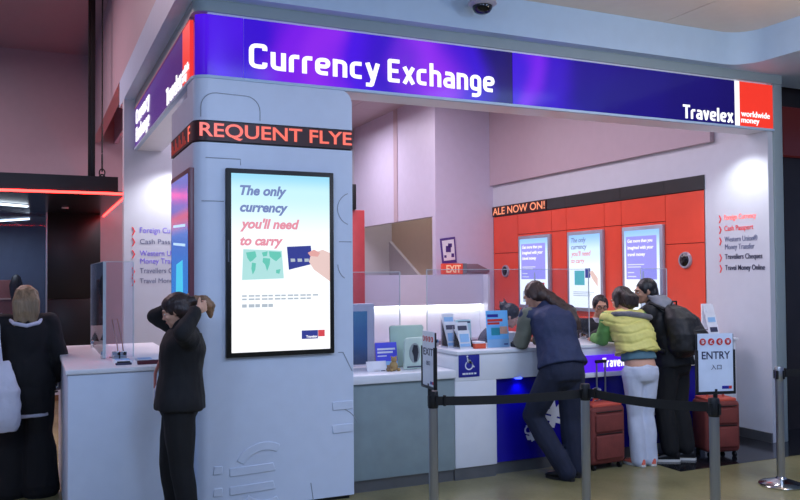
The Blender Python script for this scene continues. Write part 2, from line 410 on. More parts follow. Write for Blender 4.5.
MB().prism([(p[0]*0.96+0.02, p[1]*0.96+0.03) for p in ptop], 'z', 0.0, 0.03).build('plinth', M_BLACK, pil, smooth=True)
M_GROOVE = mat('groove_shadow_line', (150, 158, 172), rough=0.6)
def emboss(name, poly, t=0.009):
    return MB().prism(poly, 'y', -t, 0.004).build(name, M_PILLAR, pil, bevel=0.0035, seg=1)
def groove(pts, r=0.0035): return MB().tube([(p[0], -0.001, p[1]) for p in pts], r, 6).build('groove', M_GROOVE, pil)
def euro(cx, cz, s, name='euro_mark'):
    emboss(name, ring_strip(cx, cz, 0.30*s, 0.40*s, 62, 150, 12))
    emboss(name, ring_strip(cx, cz, 0.30*s, 0.40*s, 228, 298, 10))
    for dz in (0.02, -0.20): emboss(name, [(cx-0.43*s, cz+dz*s), (cx+0.13*s, cz+(dz+.02)*s), (cx+0.10*s, cz+(dz+.12)*s), (cx-0.43*s, cz+(dz+.10)*s)])
euro(0.52, 0.26, 0.62)
for z in (0.70, 0.52): emboss('yen_bar', [(1.06, z), (1.228, z+0.004), (1.228, z+0.07), (1.055, z+0.066)])
for z in (0.30, 0.14): emboss('pound_bar', [(0.13, z), (0.20, z), (0.20, z+0.06), (0.14, z+0.06)])
groove([(0.045, 2.93)]+[(0.045, 3.0)]+arc(0.16, 3.0, 0.115, 180, 90, 6)+[(0.36, 3.11)]+arc(0.38, 3.0, 0.11, 90, 0, 6)+[(0.49, 2.93)])
groove([(0.08, 2.63), (0.34, 2.63), (0.34, 2.585)]); groove([(0.05, 2.31), (0.215, 2.31)])
groove(arc(1.24, 2.28, 0.13, 110, 250, 10)); groove([(1.12, 2.02), (1.225, 2.02)])
groove([(1.11, 1.15), (1.15, 1.15), (1.225, 1.00)]); groove(arc(1.24, 1.84, 0.13, 180, 235, 6))
groove(arc(1.08, 0.52, 0.2, 20, 80, 6)); groove([(0.9, 0.02), (0.88, 0.16)])

# scrolling led sign wrapped round the pillar
led = thing('led_ticker', 'red scrolling LED ticker wrapped round the corner pillar', 'led sign', (0.6, 0.5, 2.76))
M_LEDBG = mat('led_matrix_panel', (62, 22, 20), rough=0.4, var=0.3, scale=160)
MB().prism(arc(0.10, 0.10, 0.106, 180, 270, 8)+[(1.238, -0.006), (1.238, 0.05), (0.11, 0.05), (0.05, 0.11), (0.05, 1.044), (-0.006, 1.044)], 'z', 2.757, 2.90).build('display_band', M_LEDBG, led, smooth=True)
text('REQUENT FLYE', 'lettering', E_LED, led, (0.035, -0.0075, 2.767), FX, UZ, 1.195, 0.122, 0.003, bold=0.014)
text('F', 'lettering', E_LED, led, (-0.0075, 0.22, 2.772), SY, UZ, 0.08, 0.112, 0.003)
for i in range(12):
    MB().box(-0.009, -0.006, 0.32+i*0.06, 0.345+i*0.06, 2.775, 2.80+0.085*((i*7) % 3)/2).build('led_column', mat('dim_led', (190, 60, 46), emit=0.35), led)

# ------------------------------------------------------------------ large screen on the pillar
def screen_bg(name, z0, z1): return ramp_mat(name, 2, [(z0, (250, 252, 255)), (z0+(z1-z0)*0.62, (246, 252, 255)), (z0+(z1-z0)*0.9, (196, 236, 246)), (z1, (150, 214, 238))], emit=1.12, rough=0.3)
scr = thing('advert_screen', 'tall lit advert screen with black bezel on the pillar front', 'screen', (0.645, -0.02, 1.15))
MB().box(0.225, 1.067, -0.035, 0.01, 1.15, 2.557).build('bezel', M_BLACK, scr, bevel=0.006)
MB().box(0.262, 1.030, -0.038, -0.03, 1.187, 2.520).build('display', screen_bg('screen_picture_sky', 0.037, 1.37), scr)
MB().box(0.236, 0.246, -0.0365, -0.03, 1.86, 2.02).build('maker_mark', mat('grey_mark', (90, 92, 100)), scr)
E_SLATE = emis('screen_slate_ink', (118, 136, 190), 0.95); E_ROSE = emis('screen_rose_ink', (238, 152, 170), 0.95)
E_GREEN = emis('screen_map_green', (112, 216, 196), 0.85); E_MAPL = emis('screen_map_pale', (186, 238, 236), 0.9)
E_NAVY = emis('screen_navy', (56, 66, 160), 0.8); E_SKIN = emis('screen_hand', (246, 214, 208), 0.9); E_PALEINK = emis('screen_pale_ink', (188, 200, 212), 0.9)
E_REDP = emis('screen_red', (226, 76, 84), 0.9)
ys = -0.0385
for i, (t, wd) in enumerate((('The only', 0.36), ('currency', 0.37))): text(t, 'lettering', E_SLATE, scr, (0.325, ys, 2.335-i*0.125), FX, UZ, wd, None, 0.001, bold=0.04, shear=0.25)
for i, (t, wd) in enumerate((("you'll need", 0.46), ('to carry', 0.33))): text(t, 'lettering', E_ROSE, scr, (0.325, ys, 2.085-i*0.125), FX, UZ, wd, None, 0.001, bold=0.04, shear=0.25)
MB().prism([(0.34, 1.725), (0.66, 1.735), (0.645, 1.945), (0.35, 1.955)], 'y', ys-.001, ys+.001).build('map_card', E_MAPL, scr)
for pl in ([(0.37,1.93),(0.44,1.94),(0.45,1.90),(0.42,1.87),(0.40,1.86),(0.38,1.89)], [(0.415,1.855),(0.445,1.85),(0.44,1.80),(0.42,1.765),(0.41,1.81)],
           [(0.49,1.93),(0.535,1.94),(0.53,1.905),(0.50,1.90)], [(0.50,1.89),(0.555,1.885),(0.55,1.84),(0.53,1.79),(0.515,1.84),(0.495,1.86)],
           [(0.545,1.94),(0.635,1.935),(0.64,1.90),(0.60,1.865),(0.575,1.88),(0.55,1.90)], [(0.60,1.80),(0.635,1.805),(0.625,1.77),(0.60,1.775)]):
    MB().prism(pl, 'y', ys-.002, ys).build('map_land', E_GREEN, scr)
MB().prism([(0.70,1.80),(0.89,1.845),(0.875,1.985),(0.685,1.975)], 'y', ys-.002, ys).build('bank_card', E_NAVY, scr)
for k in range(3): MB().prism([(0.715+k*.055,1.86),(0.75+k*.055,1.862),(0.748+k*.055,1.885),(0.713+k*.055,1.885)], 'y', ys-.003, ys-.001).build('card_digits', E_PALEINK, scr)
MB().prism([(0.86,1.86),(0.90,1.80),(1.029,1.71),(1.029,1.93),(0.97,1.955),(0.90,1.93),(0.87,1.90)], 'y', ys-.0035, ys).build('hand_picture', E_SKIN, scr)
MB().prism([(0.85,1.93),(0.90,1.955),(0.95,1.93),(0.93,1.90),(0.87,1.905)], 'y', ys-.004, ys-.001).build('finger_picture', emis('screen_finger', (240, 176, 170), .9), scr)
for i, (x1, z) in enumerate(((0.95, 1.60), (0.92, 1.575), (0.60, 1.52))):
    for k in range(int((x1-0.34)/0.05)): MB().box(0.34+k*.05, 0.34+k*.05+0.035+0.008*(k % 2), ys-.001, ys+.001, z, z+(0.012 if i < 2 else 0.024)).build('small_print', E_PALEINK, scr)
MB().box(0.80, 0.93, ys-.001, ys+.001, 1.27, 1.335).build('logo_block', E_NAVY, scr); MB().box(0.932, 0.985, ys-.001, ys+.001, 1.285, 1.335).build('logo_red', E_REDP, scr)
text('Travelex', 'lettering', E_WHITE, scr, (0.835, ys-.001, 1.278), FX, UZ, 0.09, None, 0.001, bold=0.02)

# screen on the pillar's left side
sl = thing('advert_screen', 'slim blue advert screen on the left side of the corner pillar', 'screen', (-0.01, 0.47, 1.45))
MB().box(-0.03, 0.01, 0.06, 0.90, 1.15, 2.56).build('bezel', mat('red_brown_bezel', (120, 70, 80), rough=0.3), sl, bevel=0.005)
MB().box(-0.033, -0.02, 0.10, 0.86, 1.19, 2.52).build('display', ramp_mat('side_screen_picture', 2, [(-0.26, (70, 160, 230)), (0.25, (60, 140, 235)), (0.62, (90, 130, 225)), (0.76, (230, 110, 150)), (0.84, (120, 120, 220)), (1.07, (120, 140, 230))], emit=0.75), sl)
for z, a in ((2.13, 0.02), (1.98, 0.03)): MB().prism([(0.2, z), (0.75, z+a), (0.75, z+a+.02), (0.2, z+.02)], 'x', -0.0345, -0.03).build('light_streak', emis('streak', (190, 225, 255), 1.0), sl)
MB().prism([(0.3, 1.62), (0.62, 1.60), (0.6, 1.85), (0.32, 1.88)], 'x', -0.035, -0.03).build('picture_patch', emis('cyan_patch', (80, 210, 250), 0.9), sl)

# ------------------------------------------------------------------ fascia signs
fas = thing('lightbox_sign', 'long backlit purple lightbox sign reading Currency Exchange above the counter', 'sign', (2.96, 0.15, 3.22))
MB().box(0.10, 5.93, 0.02, 0.30, 3.225, 3.72).build('housing', M_WHITE, fas)
PUR, DEEP, HOT, MIDP = (60, 8, 225), (20, 4, 120), (150, 40, 255), (78, 14, 245)
off = 2.96
def pr_mat(name, stops): return ramp_mat(name, 0, [(x-off, c) for x, c in stops], emit=0.85, rough=0.12, blotch=0.7, bscale=1.8)
seg_a = pr_mat('purple_light_short', [(-0.1, (66, 12, 205)), (0.15, (84, 16, 250)), (0.37, (72, 14, 225))])
seg_b = pr_mat('purple_light_long', [(0.37, PUR), (0.7, (130, 26, 250)), (1.0, HOT), (1.3, MIDP), (1.6, (60, 6, 215)), (1.95, HOT), (2.3, PUR), (2.55, DEEP), (2.75, (18, 3, 100))])
seg_c = pr_mat('purple_light_dim', [(2.75, (64, 8, 235)), (2.95, (124, 26, 252)), (3.2, (58, 6, 215)), (3.6, (26, 4, 150)), (4.2, (24, 5, 132)), (4.8, (20, 4, 118)), (5.4, (18, 4, 105))])
zb, zt = 3.245, 3.70
pnl = arc(0.11, 0.11, 0.105, 205, 270, 6)+[(0.365, 0.005), (0.365, 0.035), (0.11, 0.035)]
MB().prism(pnl, 'z', zb, zt).build('light_panel', seg_a, fas, smooth=True)
MB().box(0.371, 2.748, 0.005, 0.03, zb, zt).build('light_panel', seg_b, fas)
MB().box(2.752, 5.39, 0.005, 0.03, zb, zt).build('light_panel', seg_c, fas)
MB().box(5.39, 5.455, 0.003, 0.03, zb, zt).build('divider', E_WHITE, fas)
MB().box(5.455, 5.925, 0.005, 0.03, zb, zt).build('red_panel', emis('red_light_panel', (250, 58, 40), 0.9, (120, 20, 15)), fas)
MB().prism(arc(0.11, 0.11, 0.12, 180, 270, 8)+[(5.93, -0.01), (5.93, 0.03), (0.12, 0.03), (0.03, 0.12), (0.03, 0.3), (-0.01, 0.3)], 'z', 3.222, 3.243).build('lower_lip', M_BULK, fas, smooth=True)
sign_text('Currency', E_WHITE, fas, (0.405, 0.004, 3.328), FX, 1.07, 0.192)
sign_text('Exchange', E_WHITE, fas, (1.55, 0.004, 3.328), FX, 1.01, 0.192)
sign_text('Travelex', E_WHITE, fas, (4.70, 0.004, 3.268), FX, 0.66, 0.135)
text('worldwide', 'lettering', E_WHITE, fas, (5.475, 0.004, 3.345), FX, UZ, 0.40, 0.06, 0.006)
text('money', 'lettering', E_WHITE, fas, (5.475, 0.004, 3.262), FX, UZ, 0.25, 0.058, 0.006)

fs2 = thing('lightbox_sign', 'dim purple lightbox sign receding along the left side of the booth', 'sign', (0.15, 2.0, 3.22))
MB().box(0.02, 0.30, 0.30, 3.76, 3.225, 3.72).build('housing', M_WHITE, fs2)
MB().box(0.003, 0.03, 0.52, 3.75, zb, zt).build('light_panel', ramp_mat('purple_light_side', 1, [(-1.5, (84, 44, 120)), (0, (78, 40, 130)), (1.75, (96, 46, 150))], emit=0.85, rough=0.2, blotch=0.6), fs2)
MB().box(0.001, 0.03, 0.20, 0.52, zb, zt).build('red_panel', MATS['red_light_panel'], fs2)
MB().box(-0.01, 0.03, 0.30, 3.76, 3.222, 3.243).build('lower_lip', M_BULK, fs2)
MB().box(-0.004, 0.03, 0.2, 3.76, 3.70, 3.712).build('upper_lip', mat('warm_lip', (210, 150, 150)), fs2)
sign_text('Travelex', E_WHITE, fs2, (0.002, 1.36, 3.265), SY, 0.80, 0.15)
text('worldwide', 'lettering', E_WHITE, fs2, (0.0, 0.51, 3.335), SY, UZ, 0.28, 0.06, 0.006); text('money', 'lettering', E_WHITE, fs2, (0.0, 0.51, 3.262), SY, UZ, 0.18, 0.06, 0.006)
sign_text('Currency', E_WHITE, fs2, (0.002, 3.66, 3.50), SY, 1.15, 0.16)
sign_text('Exchange', E_WHITE, fs2, (0.002, 3.66, 3.30), SY, 1.15, 0.16)

# top rail between sign and bulkhead, right pilaster
struct(MB().prism(arc(0.10, 0.10, 0.10, 180, 270, 8)+[(6.06, 0.0), (6.06, 0.3), (0.3, 0.3), (0.3, 4.0), (0, 4.0)], 'z', 3.72, 3.81).build('trim_2', M_RAIL, smooth=True))
struct(MB().box(5.93, 6.06, 0.0, 0.14, 0, 3.72).build('trim_3', M_RAIL, bevel=0.01))

# ------------------------------------------------------------------ right end wall and red feature wall
wr = sroot('wall_right', (5.95, 2.7, 0))
MB().box(5.86, 5.93, 0.02, 0.90, 0, 3.81).build('front_section', M_ENDWALL, wr)
MB().box(5.93, 6.06, 0.14, 9.2, 0, 4.75).build('core', M_LILAC, wr)
MB().box(5.86, 5.93, 0.90, 5.5, 2.87, 4.7).build('upper_section', M_ENDWALL, wr)
MB().box(5.80, 5.86, 0.74, 5.5, 3.22, 4.7).build('upper_bulkhead', M_PINK, wr)
MB().box(5.885, 5.93, 0.90, 5.5, 0, 2.87).build('seam_backing', M_REDSEAM, wr)
cols = [0.885, 1.52, 2.32, 2.66, 3.50, 3.86, 4.76, 5.495]
for i in range(len(cols)-1):
    zs = [0.15, 1.18, 2.10, 2.70] if i in (0, 6) else ([0.15, 1.18, 2.38, 2.70])
    for k in range(len(zs)-1):
        MB().box(5.86, 5.90, cols[i]+.004, cols[i+1]-.004, zs[k]+.004, zs[k+1]-.004).build('red_panel', M_RED, wr)
for a, b in ((0.885, 1.52), (1.52, 2.32), (2.32, 3.5), (3.5, 3.95), (3.95, 5.495)):
    MB().box(5.845, 5.90, a+.002, b-.002, 2.705, 2.868).build('dark_band_panel', M_CHAR, wr)
struct(MB().box(5.84, 5.86, 0.02, 0.9, 0.0, 0.10).build('baseboard_right', M_KICK))
tk = thing('led_ticker', 'small red LED ticker in the dark band above the red wall', 'led sign', (5.84, 4.73, 2.71))
MB().box(5.836, 5.845, 3.955, 5.49, 2.715, 2.86).build('display_band', M_LEDBG, tk)
text('ALE NOW ON!', 'lettering', emis('orange_led', (255, 150, 110), 1.2), tk, (5.8355, 5.47, 2.728), SY, UZ, 1.48, 0.118, 0.002, bold=0.008)

M_SILVER = mat('silver_frame', (172, 176, 190), rough=0.3, metal=0.4)
E_PERI = emis('poster_periwinkle', (146, 144, 228), 1.25); E_PWHITE = emis('poster_white', (240, 246, 255), 0.95)
def poster(y0, y1, kind, label):
    z0, z1 = 1.24, 2.345
    t = thing('lit_poster', label, 'poster', (5.84, (y0+y1)/2, z0), 'lit posters on the red wall')
    MB().box(5.815, 5.86, y0, y1, z0, z1).build('frame', M_SILVER, t, bevel=0.006)
    MB().box(5.811, 5.83, y0+.05, y1-.05, z0+.05, z1-.05).build('light_panel', ramp_mat('poster_sky_'+str(int(y0*10)), 2, [(0.05, (236, 244, 255)), (0.5, (240, 247, 255)), (0.8, (206, 230, 250)), (1.06, (140, 188, 240))], emit=1.3), t)
    wv = y1-y0-0.1; xf = 5.810; s = wv/0.86
    def tx(tt, m, dy, z, width, **k): text(tt, 'lettering', m, t, (xf-.001, y1-.05-dy*s, z), SY, UZ, width*s, None, 0.001, **k)
    def bar(m, dy0, dy1, za, zb_, nm='print_block', dd=0): MB().box(xf-.0015-dd, xf+.001-dd, y1-.05-dy1*s, y1-.05-dy0*s, za, zb_).build(nm, m, t)
    if kind == 0:
        bar(E_PERI, 0.05, 0.80, 1.68, 2.22)
        for i, (tt, wd) in enumerate((('Get more than you', .62), ('imagined with your', .64), ('travel money', .44))): text(tt, 'lettering', E_WHITE, t, (xf-.003, y1-.05-.09*s, 2.13-i*.085), SY, UZ, wd*s, None, 0.001, bold=0.02, shear=0.1)
        for z, l in ((1.86, .5), (1.83, .42), (1.76, .25), (1.71, .3)): bar(E_PWHITE, 0.09, l, z, z+.012, 'small_print', 0.002)
        bar(E_NAVY, 0.6, 0.72, 1.60, 1.63, 'logo_block', .002); bar(E_REDP, 0.72, 0.77, 1.60, 1.63, 'logo_block', .002)
        bar(E_PALEINK, 0.1, 0.35, 1.33, 1.5, 'picture_patch'); bar(emis('poster_haze', (206, 220, 240), .9), 0.4, 0.8, 1.31, 1.46, 'picture_patch')
        MB().prism([(y1-.05-.44*s, 1.5), (y1-.05-.52*s, 1.5), (y1-.05-.49*s, 1.78), (y1-.05-.46*s, 1.78)], 'x', xf-.004, xf).build('picture_patch', emis('poster_grey', (150, 160, 200), .9), t)
    else:
        for i, (tt, wd, m) in enumerate((('The only', .42, E_SLATE), ('currency', .44, E_SLATE), ("you'll need", .55, E_ROSE), ('to carry', .38, E_ROSE))): tx(tt, m, .07, 2.17-i*.095, wd, bold=0.02, shear=0.2)
        bar(emis('poster_teal', (90, 196, 206), .9), .16, .44, 1.60, 1.80); bar(E_NAVY, .46, .60, 1.70, 1.83)
        MB().prism([(y1-.05-.58*s, 1.78), (y1-.05-.66*s, 1.68), (y1-.05-.80*s, 1.58), (y1-.05-.80*s, 1.70), (y1-.05-.66*s, 1.80)], 'x', xf-.003, xf).build('hand_picture', E_SKIN, t)
        for z, l in ((1.50, .7), (1.475, .65), (1.45, .6)): bar(E_PALEINK, 0.12, l, z, z+.01, 'small_print')
poster(3.855, 4.69, 0, 'lit poster on the red wall nearest the pale back wall')
poster(2.65, 3.43, 1, 'lit poster with a map and card, middle one on the red wall')
poster(1.53, 2.26, 0, 'lit poster on the red wall nearest the end wall list')
for y, z, lb in ((1.195, 1.905, 'round white-ringed dark porthole on red wall beside the rightmost poster'), (5.12, 1.81, 'round white-ringed dark porthole on red wall at its far left end')):
    t = thing('wall_porthole', lb, 'wall fitting', (5.85, y, z), 'round fittings on the red wall')
    MB().lathe([(0.06, -0.0), (0.075, -0.016), (0.092, -0.014), (0.098, 0.0), (0.098, 0.02)], (5.845, y, z), 24, 'x').build('ring', M_SILVER, t, smooth=True)
    MB().lathe([(0.002, -0.030), (0.045, -0.024), (0.072, -0.010), (0.072, 0.01)], (5.84, y, z), 20, 'x').build('lens', M_BLACKG, t, smooth=True)

# service lists on both end walls
LIST = ['Foreign Currency', 'Cash Passport', 'Western Union®\nMoney Transfer', 'Travellers Cheques', 'Travel Money Online']
def chevron(parent, o, u, h, m):
    u = Vector(u); o = Vector(o); n = u.cross(Vector(UZ)); pts = [(0, 0), (0.22, 0), (0.66, 0.5), (0.22, 1), (0, 1), (0.44, 0.5)]
    vs = [o+u*(a*h*.62)+Vector(UZ)*(b*h) for a, b in pts]; vs2 = [v+n*0.006 for v in vs]; k = 6
    MB().add(vs+vs2, [tuple(range(5, -1, -1)), tuple(range(6, 12))]+[(i, (i+1) % k, (i+1) % k+k, i+k) for i in range(k)]).build('chevron', m, parent)
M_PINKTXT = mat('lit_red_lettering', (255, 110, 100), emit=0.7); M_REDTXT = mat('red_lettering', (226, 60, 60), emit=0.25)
M_DARKTXT = mat('dark_lettering', (58, 60, 86), rough=0.4); M_GREYTXT = mat('grey_blue_lettering', (112, 118, 150), rough=0.4)
lr = thing('service_list', 'list of services with red chevrons on the right end wall', 'sign', (5.855, 0.37, 1.77))
for i, (s, z, h, wd) in enumerate(zip(LIST, (2.315, 2.195, 1.99, 1.885, 1.765), (.075, .075, .165, .075, .075), (.43, .39, .44, .50, .53))):
    m = (M_PINKTXT, M_REDTXT, M_GREYTXT, M_DARKTXT, M_DARKTXT)[i]
    chevron(lr, (5.857, 0.685, z+(0.07 if i == 2 else -0.01)), SY, 0.085, M_REDTXT)
    text(s, 'lettering', m, lr, (5.858, 0.61, z), SY, UZ, wd, h, 0.003, bold=0.008 if i > 2 else 0.0, line=1.0)

# ------------------------------------------------------------------ left end wall
wl = sroot('wall_left', (1.2, 3.85, 0))
MB().box(-0.12, 2.6, 3.76, 3.92, 0, 3.81).build('panel', M_ENDWALL, wl)
ll = thing('service_list', 'list of services with red chevrons on the left end wall', 'sign', (0.3, 3.755, 1.8))
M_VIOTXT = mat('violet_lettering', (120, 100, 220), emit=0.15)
for i, (s, z, h, wd) in enumerate(zip(LIST, (2.245, 2.12, 1.89, 1.78, 1.665), (.085, .075, .175, .08, .075), (.55, .5, .55, .58, .62))):
    chevron(ll, (-0.035, 3.757, z+(0.08 if i == 2 else -0.01)), FX, 0.095, M_REDTXT)
    text(s, 'lettering', (M_VIOTXT, M_GREYTXT, M_VIOTXT, M_GREYTXT, M_GREYTXT)[i], ll, (0.055, 3.758, z), FX, UZ, wd, h, 0.002)

# ------------------------------------------------------------------ interior back: front-facing wall, bulkhead, back room
struct(MB().box(4.79, 5.86, 5.5, 5.62, 0, 4.7).build('wall_back', M_LILAC))
struct(MB().box(4.79, 4.90, 5.62, 9.2, 2.70, 4.7).build('wall_back_bulkhead', M_LILAC))
struct(MB().box(4.775, 4.79, 6.95, 7.10, 2.70, 4.7).build('trim_4', M_PINK))
struct(MB().box(2.2, 5.9, 9.05, 9.2, 0, 4.7).build('wall_back_room', M_GREY))
struct(MB().box(5.60, 5.93, 5.62, 9.05, 0, 4.7).build('wall_back_room_side', M_BEIGE))
struct(MB().prism([(9.05, 0), (9.05, 2.45), (7.2, 1.5), (7.2, 0)], 'x', 5.54, 5.60).build('wall_stair_side', M_GREY))
# partition with lit recess behind the counter
pt = sroot('wall_partition', (4.0, 4.3, 0))
MB().box(2.62, 4.92, 4.25, 4.37, 1.33, 1.757).build('upper_panel', wall('lavender_panel', (208, 204, 218)), pt)
MB().box(2.62, 4.92, 4.36, 4.40, 0.82, 1.34).build('recess_back', M_WHITE, pt)
MB().box(2.62, 4.92, 4.12, 4.40, 0.0, 0.83).build('lower_cabinet', wall('mauve_panel', (150, 132, 146)), pt)
MB().box(4.92, 4.96, 4.12, 4.40, 0.0, 1.757).build('end_panel', M_ENDWALL, pt)
lt = thing('strip_light', 'glowing white strip light in the recess behind the counter', 'light', (3.95, 4.33, 1.31))
MB().box(2.75, 4.90, 4.27, 4.345, 1.305, 1.328).build('diffuser', emis('strip_white', (255, 252, 250), 9.0), lt)
MB().box(2.72, 4.915, 4.262, 4.352, 1.326, 1.332).build('housing', M_STEEL, lt)
# red column and dark box at the pillar's edge
rc = thing('red_column', 'narrow red column with dark cap seen beside the pillar edge', 'column', (2.72, 3.95, 0))
MB().box(2.60, 2.84, 3.70, 4.08, 0, 2.60).build('shaft', mat('dull_red_paint', (186, 66, 70), rough=.4), rc, bevel=0.01)
MB().box(2.62, 2.71, 3.66, 3.98, 2.60, 2.93).build('cap', M_BLACK, rc, bevel=0.01)
# notices on the back wall
nt_ = thing('wall_notice', 'small purple-bordered notice stuck crookedly on the pale back wall', 'notice', (5.0, 5.49, 1.92))
MB().prism([(4.90, 1.93), (5.16, 1.955), (5.13, 2.37), (4.86, 2.335)], 'y', 5.485, 5.499).build('border', mat('purple_card', (84, 56, 140)), nt_)
MB().prism([(4.925, 1.98), (5.13, 2.0), (5.105, 2.33), (4.89, 2.30)], 'y', 5.482, 5.486).build('paper', M_PAPER, nt_)
for a, b, c, d in ((4.96, 5.05, 2.12, 2.22), (5.0, 5.07, 2.2, 2.26), (4.93, 4.97, 2.03, 2.07), (5.06, 5.11, 2.04, 2.10)): MB().box(a, b, 5.479, 5.483, c, d).build('print_block', mat('purple_ink', (72, 44, 128)), nt_)
ex = thing('exit_sign', 'small red lit exit sign below the notice', 'exit sign', (5.02, 5.4, 1.76))
MB().box(4.83, 5.17, 5.30, 5.42, 1.765, 1.935).build('body', emis('exit_red', (214, 70, 52), .75, (120, 30, 20)), ex, bevel=0.008)
MB().box(5.17, 5.24, 5.30, 5.5, 1.765, 1.935).build('bracket', mat('grey_bracket', (120, 124, 132)), ex)
text('EXIT', 'lettering', emis('exit_letter', (255, 190, 160), .9), ex, (4.87, 5.299, 1.79), FX, UZ, .26, .12, .004, bold=.02)
fsn = thing('fire_sign', 'small red fire sign on wall beside the red panels', 'sign', (5.64, 5.49, 1.42))
MB().box(5.54, 5.74, 5.487, 5.5, 1.42, 1.74).build('plate', mat('fire_red', (220, 64, 48)), fsn)
MB().box(5.61, 5.67, 5.482, 5.488, 1.5, 1.66).build('symbol', mat('pale_orange', (240, 160, 120)), fsn)
hs = thing('wall_shelf_light', 'grey wedge-shaped fitting next to the exit sign', 'wall fitting', (5.5, 5.45, 1.78))
MB().prism([(5.28, 1.79), (5.72, 1.79), (5.72, 1.83), (5.5, 1.93), (5.28, 1.93)], 'y', 5.40, 5.5).build('body', mat('mauve_grey', (136, 116, 128)), hs, bevel=.004)

# ------------------------------------------------------------------ counters
lc = thing('counter', 'low service counter with white top and shaded grey-green front', 'counter', (1.72, 0.4, 0))
MB().box(1.24, 2.195, 0.10, 0.72, 0.10, 0.875).build('front', mat('grey_green_front', (140, 156, 160), rough=0.4), lc, bevel=0.004)
MB().box(1.24, 2.195, 0.07, 0.85, 0.875, 0.945).build('countertop', M_WHITE, lc, bevel=0.008)
MB().box(1.24, 2.195, 0.13, 0.70, 0.0, 0.10).build('kickplate', M_KICK, lc)
hc = thing('counter', 'high white service counter with recessed blue panel where customers lean', 'counter', (3.6, 0.4, 0))
MB().box(2.20, 2.61, 0.10, 0.70, 0.105, 0.84).build('end_block', M_WHITE, hc, bevel=0.006)
MB().prism([(2.20, 0.84), (5.08, 0.84), (5.08, 1.065), (2.26, 1.065)]+arc(2.26, 1.005, 0.06, 90, 180, 5)[1:], 'y', 0.10, 0.70).build('upper_band', M_WHITE, hc, bevel=0.004)
MB().box(2.215, 5.08, 0.085, 0.74, 1.066, 1.10).build('countertop', M_WHITE, hc, bevel=0.008)
M_BLUEP = mat('deep_blue_panel', (22, 14, 150), rough=0.25, var=0.08, scale=2)
for a, b in ((2.615, 3.22), (3.225, 4.15), (4.155, 5.08)):
    MB().box(a, b, 0.15, 0.68, 0.105, 0.838).build('blue_panel', M_BLUEP, hc)
MB().box(2.20, 5.08, 0.17, 0.66, 0.0, 0.105).build('kickplate', M_KICK, hc)
MB().box(2.20, 2.61, 0.12, 0.2, 0.0, 0.104).build('kickplate', M_KICK, hc)
def glyph(s, x, z, h, ang=0.0):
    c, sn = math.cos(ang), math.sin(ang)
    text(s, 'currency_graphic', M_WHITE, hc, (x, 0.149, z), (c, 0, sn), (-sn, 0, c), None, h, .002, bold=.06)
glyph('¥', 3.10, 0.40, 0.26, -0.3); glyph('$', 2.97, 0.24, 0.16, 0.4); glyph('€', 3.62, 0.40, 0.26, 0.25); glyph('£', 4.3, .35, .25, .2)
bx = thing('lightbox_sign', 'small purple lightbox sign set in the counter front', 'sign', (3.9, 0.09, 0.85))
MB().box(3.36, 4.5, 0.075, 0.10, 0.845, 1.0).build('light_panel', emis('counter_purple', (92, 32, 246), .95), bx)
MB().box(3.34, 4.52, 0.06, 0.12, 0.80, 0.843).build('ledge', M_WHITE, bx, bevel=.004)
sign_text('Travelex', E_WHITE, bx, (3.74, 0.0745, 0.885), FX, .32, .085, .19, .002)
for x in (2.85, 4.05):
    t = thing('downlight', 'blue LED downlight under the counter band, ' + ('left of the leaning man' if x < 3 else 'behind the white trousers'), 'light', (x, 0.125, 0.835), 'blue lights under the counter')
    MB().lathe([(0.03, 0.0), (0.035, 0.004), (0.035, 0.012)], (x, 0.126, 0.826), 16).build('lens', emis('blue_led', (60, 80, 255), 4), t)
    lamp('blue_spot', 'SPOT', (x, 0.09, 0.82), 3.2, (0.06, 0.12, 1.0), 0.02, spot_size=1.9, spot_blend=1.0, rot=(0.25, 0, 0))
pod = thing('counter', 'small white counter pod against the right end wall', 'counter', (5.42, 0.55, 0))
MB().box(5.11, 5.72, 0.35, 0.85, 0.08, 1.04).build('body', M_WHITE, pod, bevel=0.01)
MB().box(5.09, 5.74, 0.33, 0.87, 1.04, 1.065).build('countertop', M_WHITE, pod, bevel=0.005)
MB().box(5.13, 5.70, 0.37, 0.83, 0, 0.08).build('kickplate', M_KICK, pod)
sc = thing('counter', 'tall pale counter on the left beside the woman tying her hair', 'counter', (-0.43, 1.0, 0))
MB().box(-0.855, -0.005, 0.01, 2.0, 0.0, 1.085).build('body', M_PILLAR, sc, bevel=0.012)
MB().box(-0.87, -0.005, -0.005, 2.15, 1.085, 1.12).build('countertop', M_WHITE, sc, bevel=0.008)

# ------------------------------------------------------------------ glass screens
def pane(x0, x1, y0, y1, z0, z1, lb, g=None):
    t = thing('glass_screen', lb, 'glass screen', ((x0+x1)/2, (y0+y1)/2, z0), g)
    MB().box(x0, x1, y0, y1, z0+.015, z1).build('pane', M_GLASS, t)
    if x1-x0 > y1-y0:
        MB().box(x0, x1, y0-.001, y1+.001, z1, z1+.005).build('top_edge', M_GEDGE, t)
        for x in (x0, x1): MB().box(x-.003, x+.003, y0-.001, y1+.001, z0+.015, z1).build('side_edge', M_GEDGE, t)
        for x in (x0+.08, x1-.08): MB().box(x-.03, x+.03, y0-.012, y1+.012, z0, z0+.06).build('clamp', M_CHROME, t, bevel=.003)
    else:
        MB().box(x0-.001, x1+.001, y0, y1, z1, z1+.005).build('top_edge', M_GEDGE, t)
        for y in (y0, y1): MB().box(x0-.002, x1+.002, y-.006, y+.006, z0+.015, z1).build('side_edge', M_GEDGE, t)
        for y in (y0+.08, y1-.2): MB().box(x0-.012, x1+.012, y-.03, y+.03, z0, z0+.06).build('clamp', M_CHROME, t, bevel=.003)
G = 'glass screens along the service counter'
pane(1.26, 1.92, .60, .608, .945, 1.78, 'glass screen over the low counter next to the pillar', G)
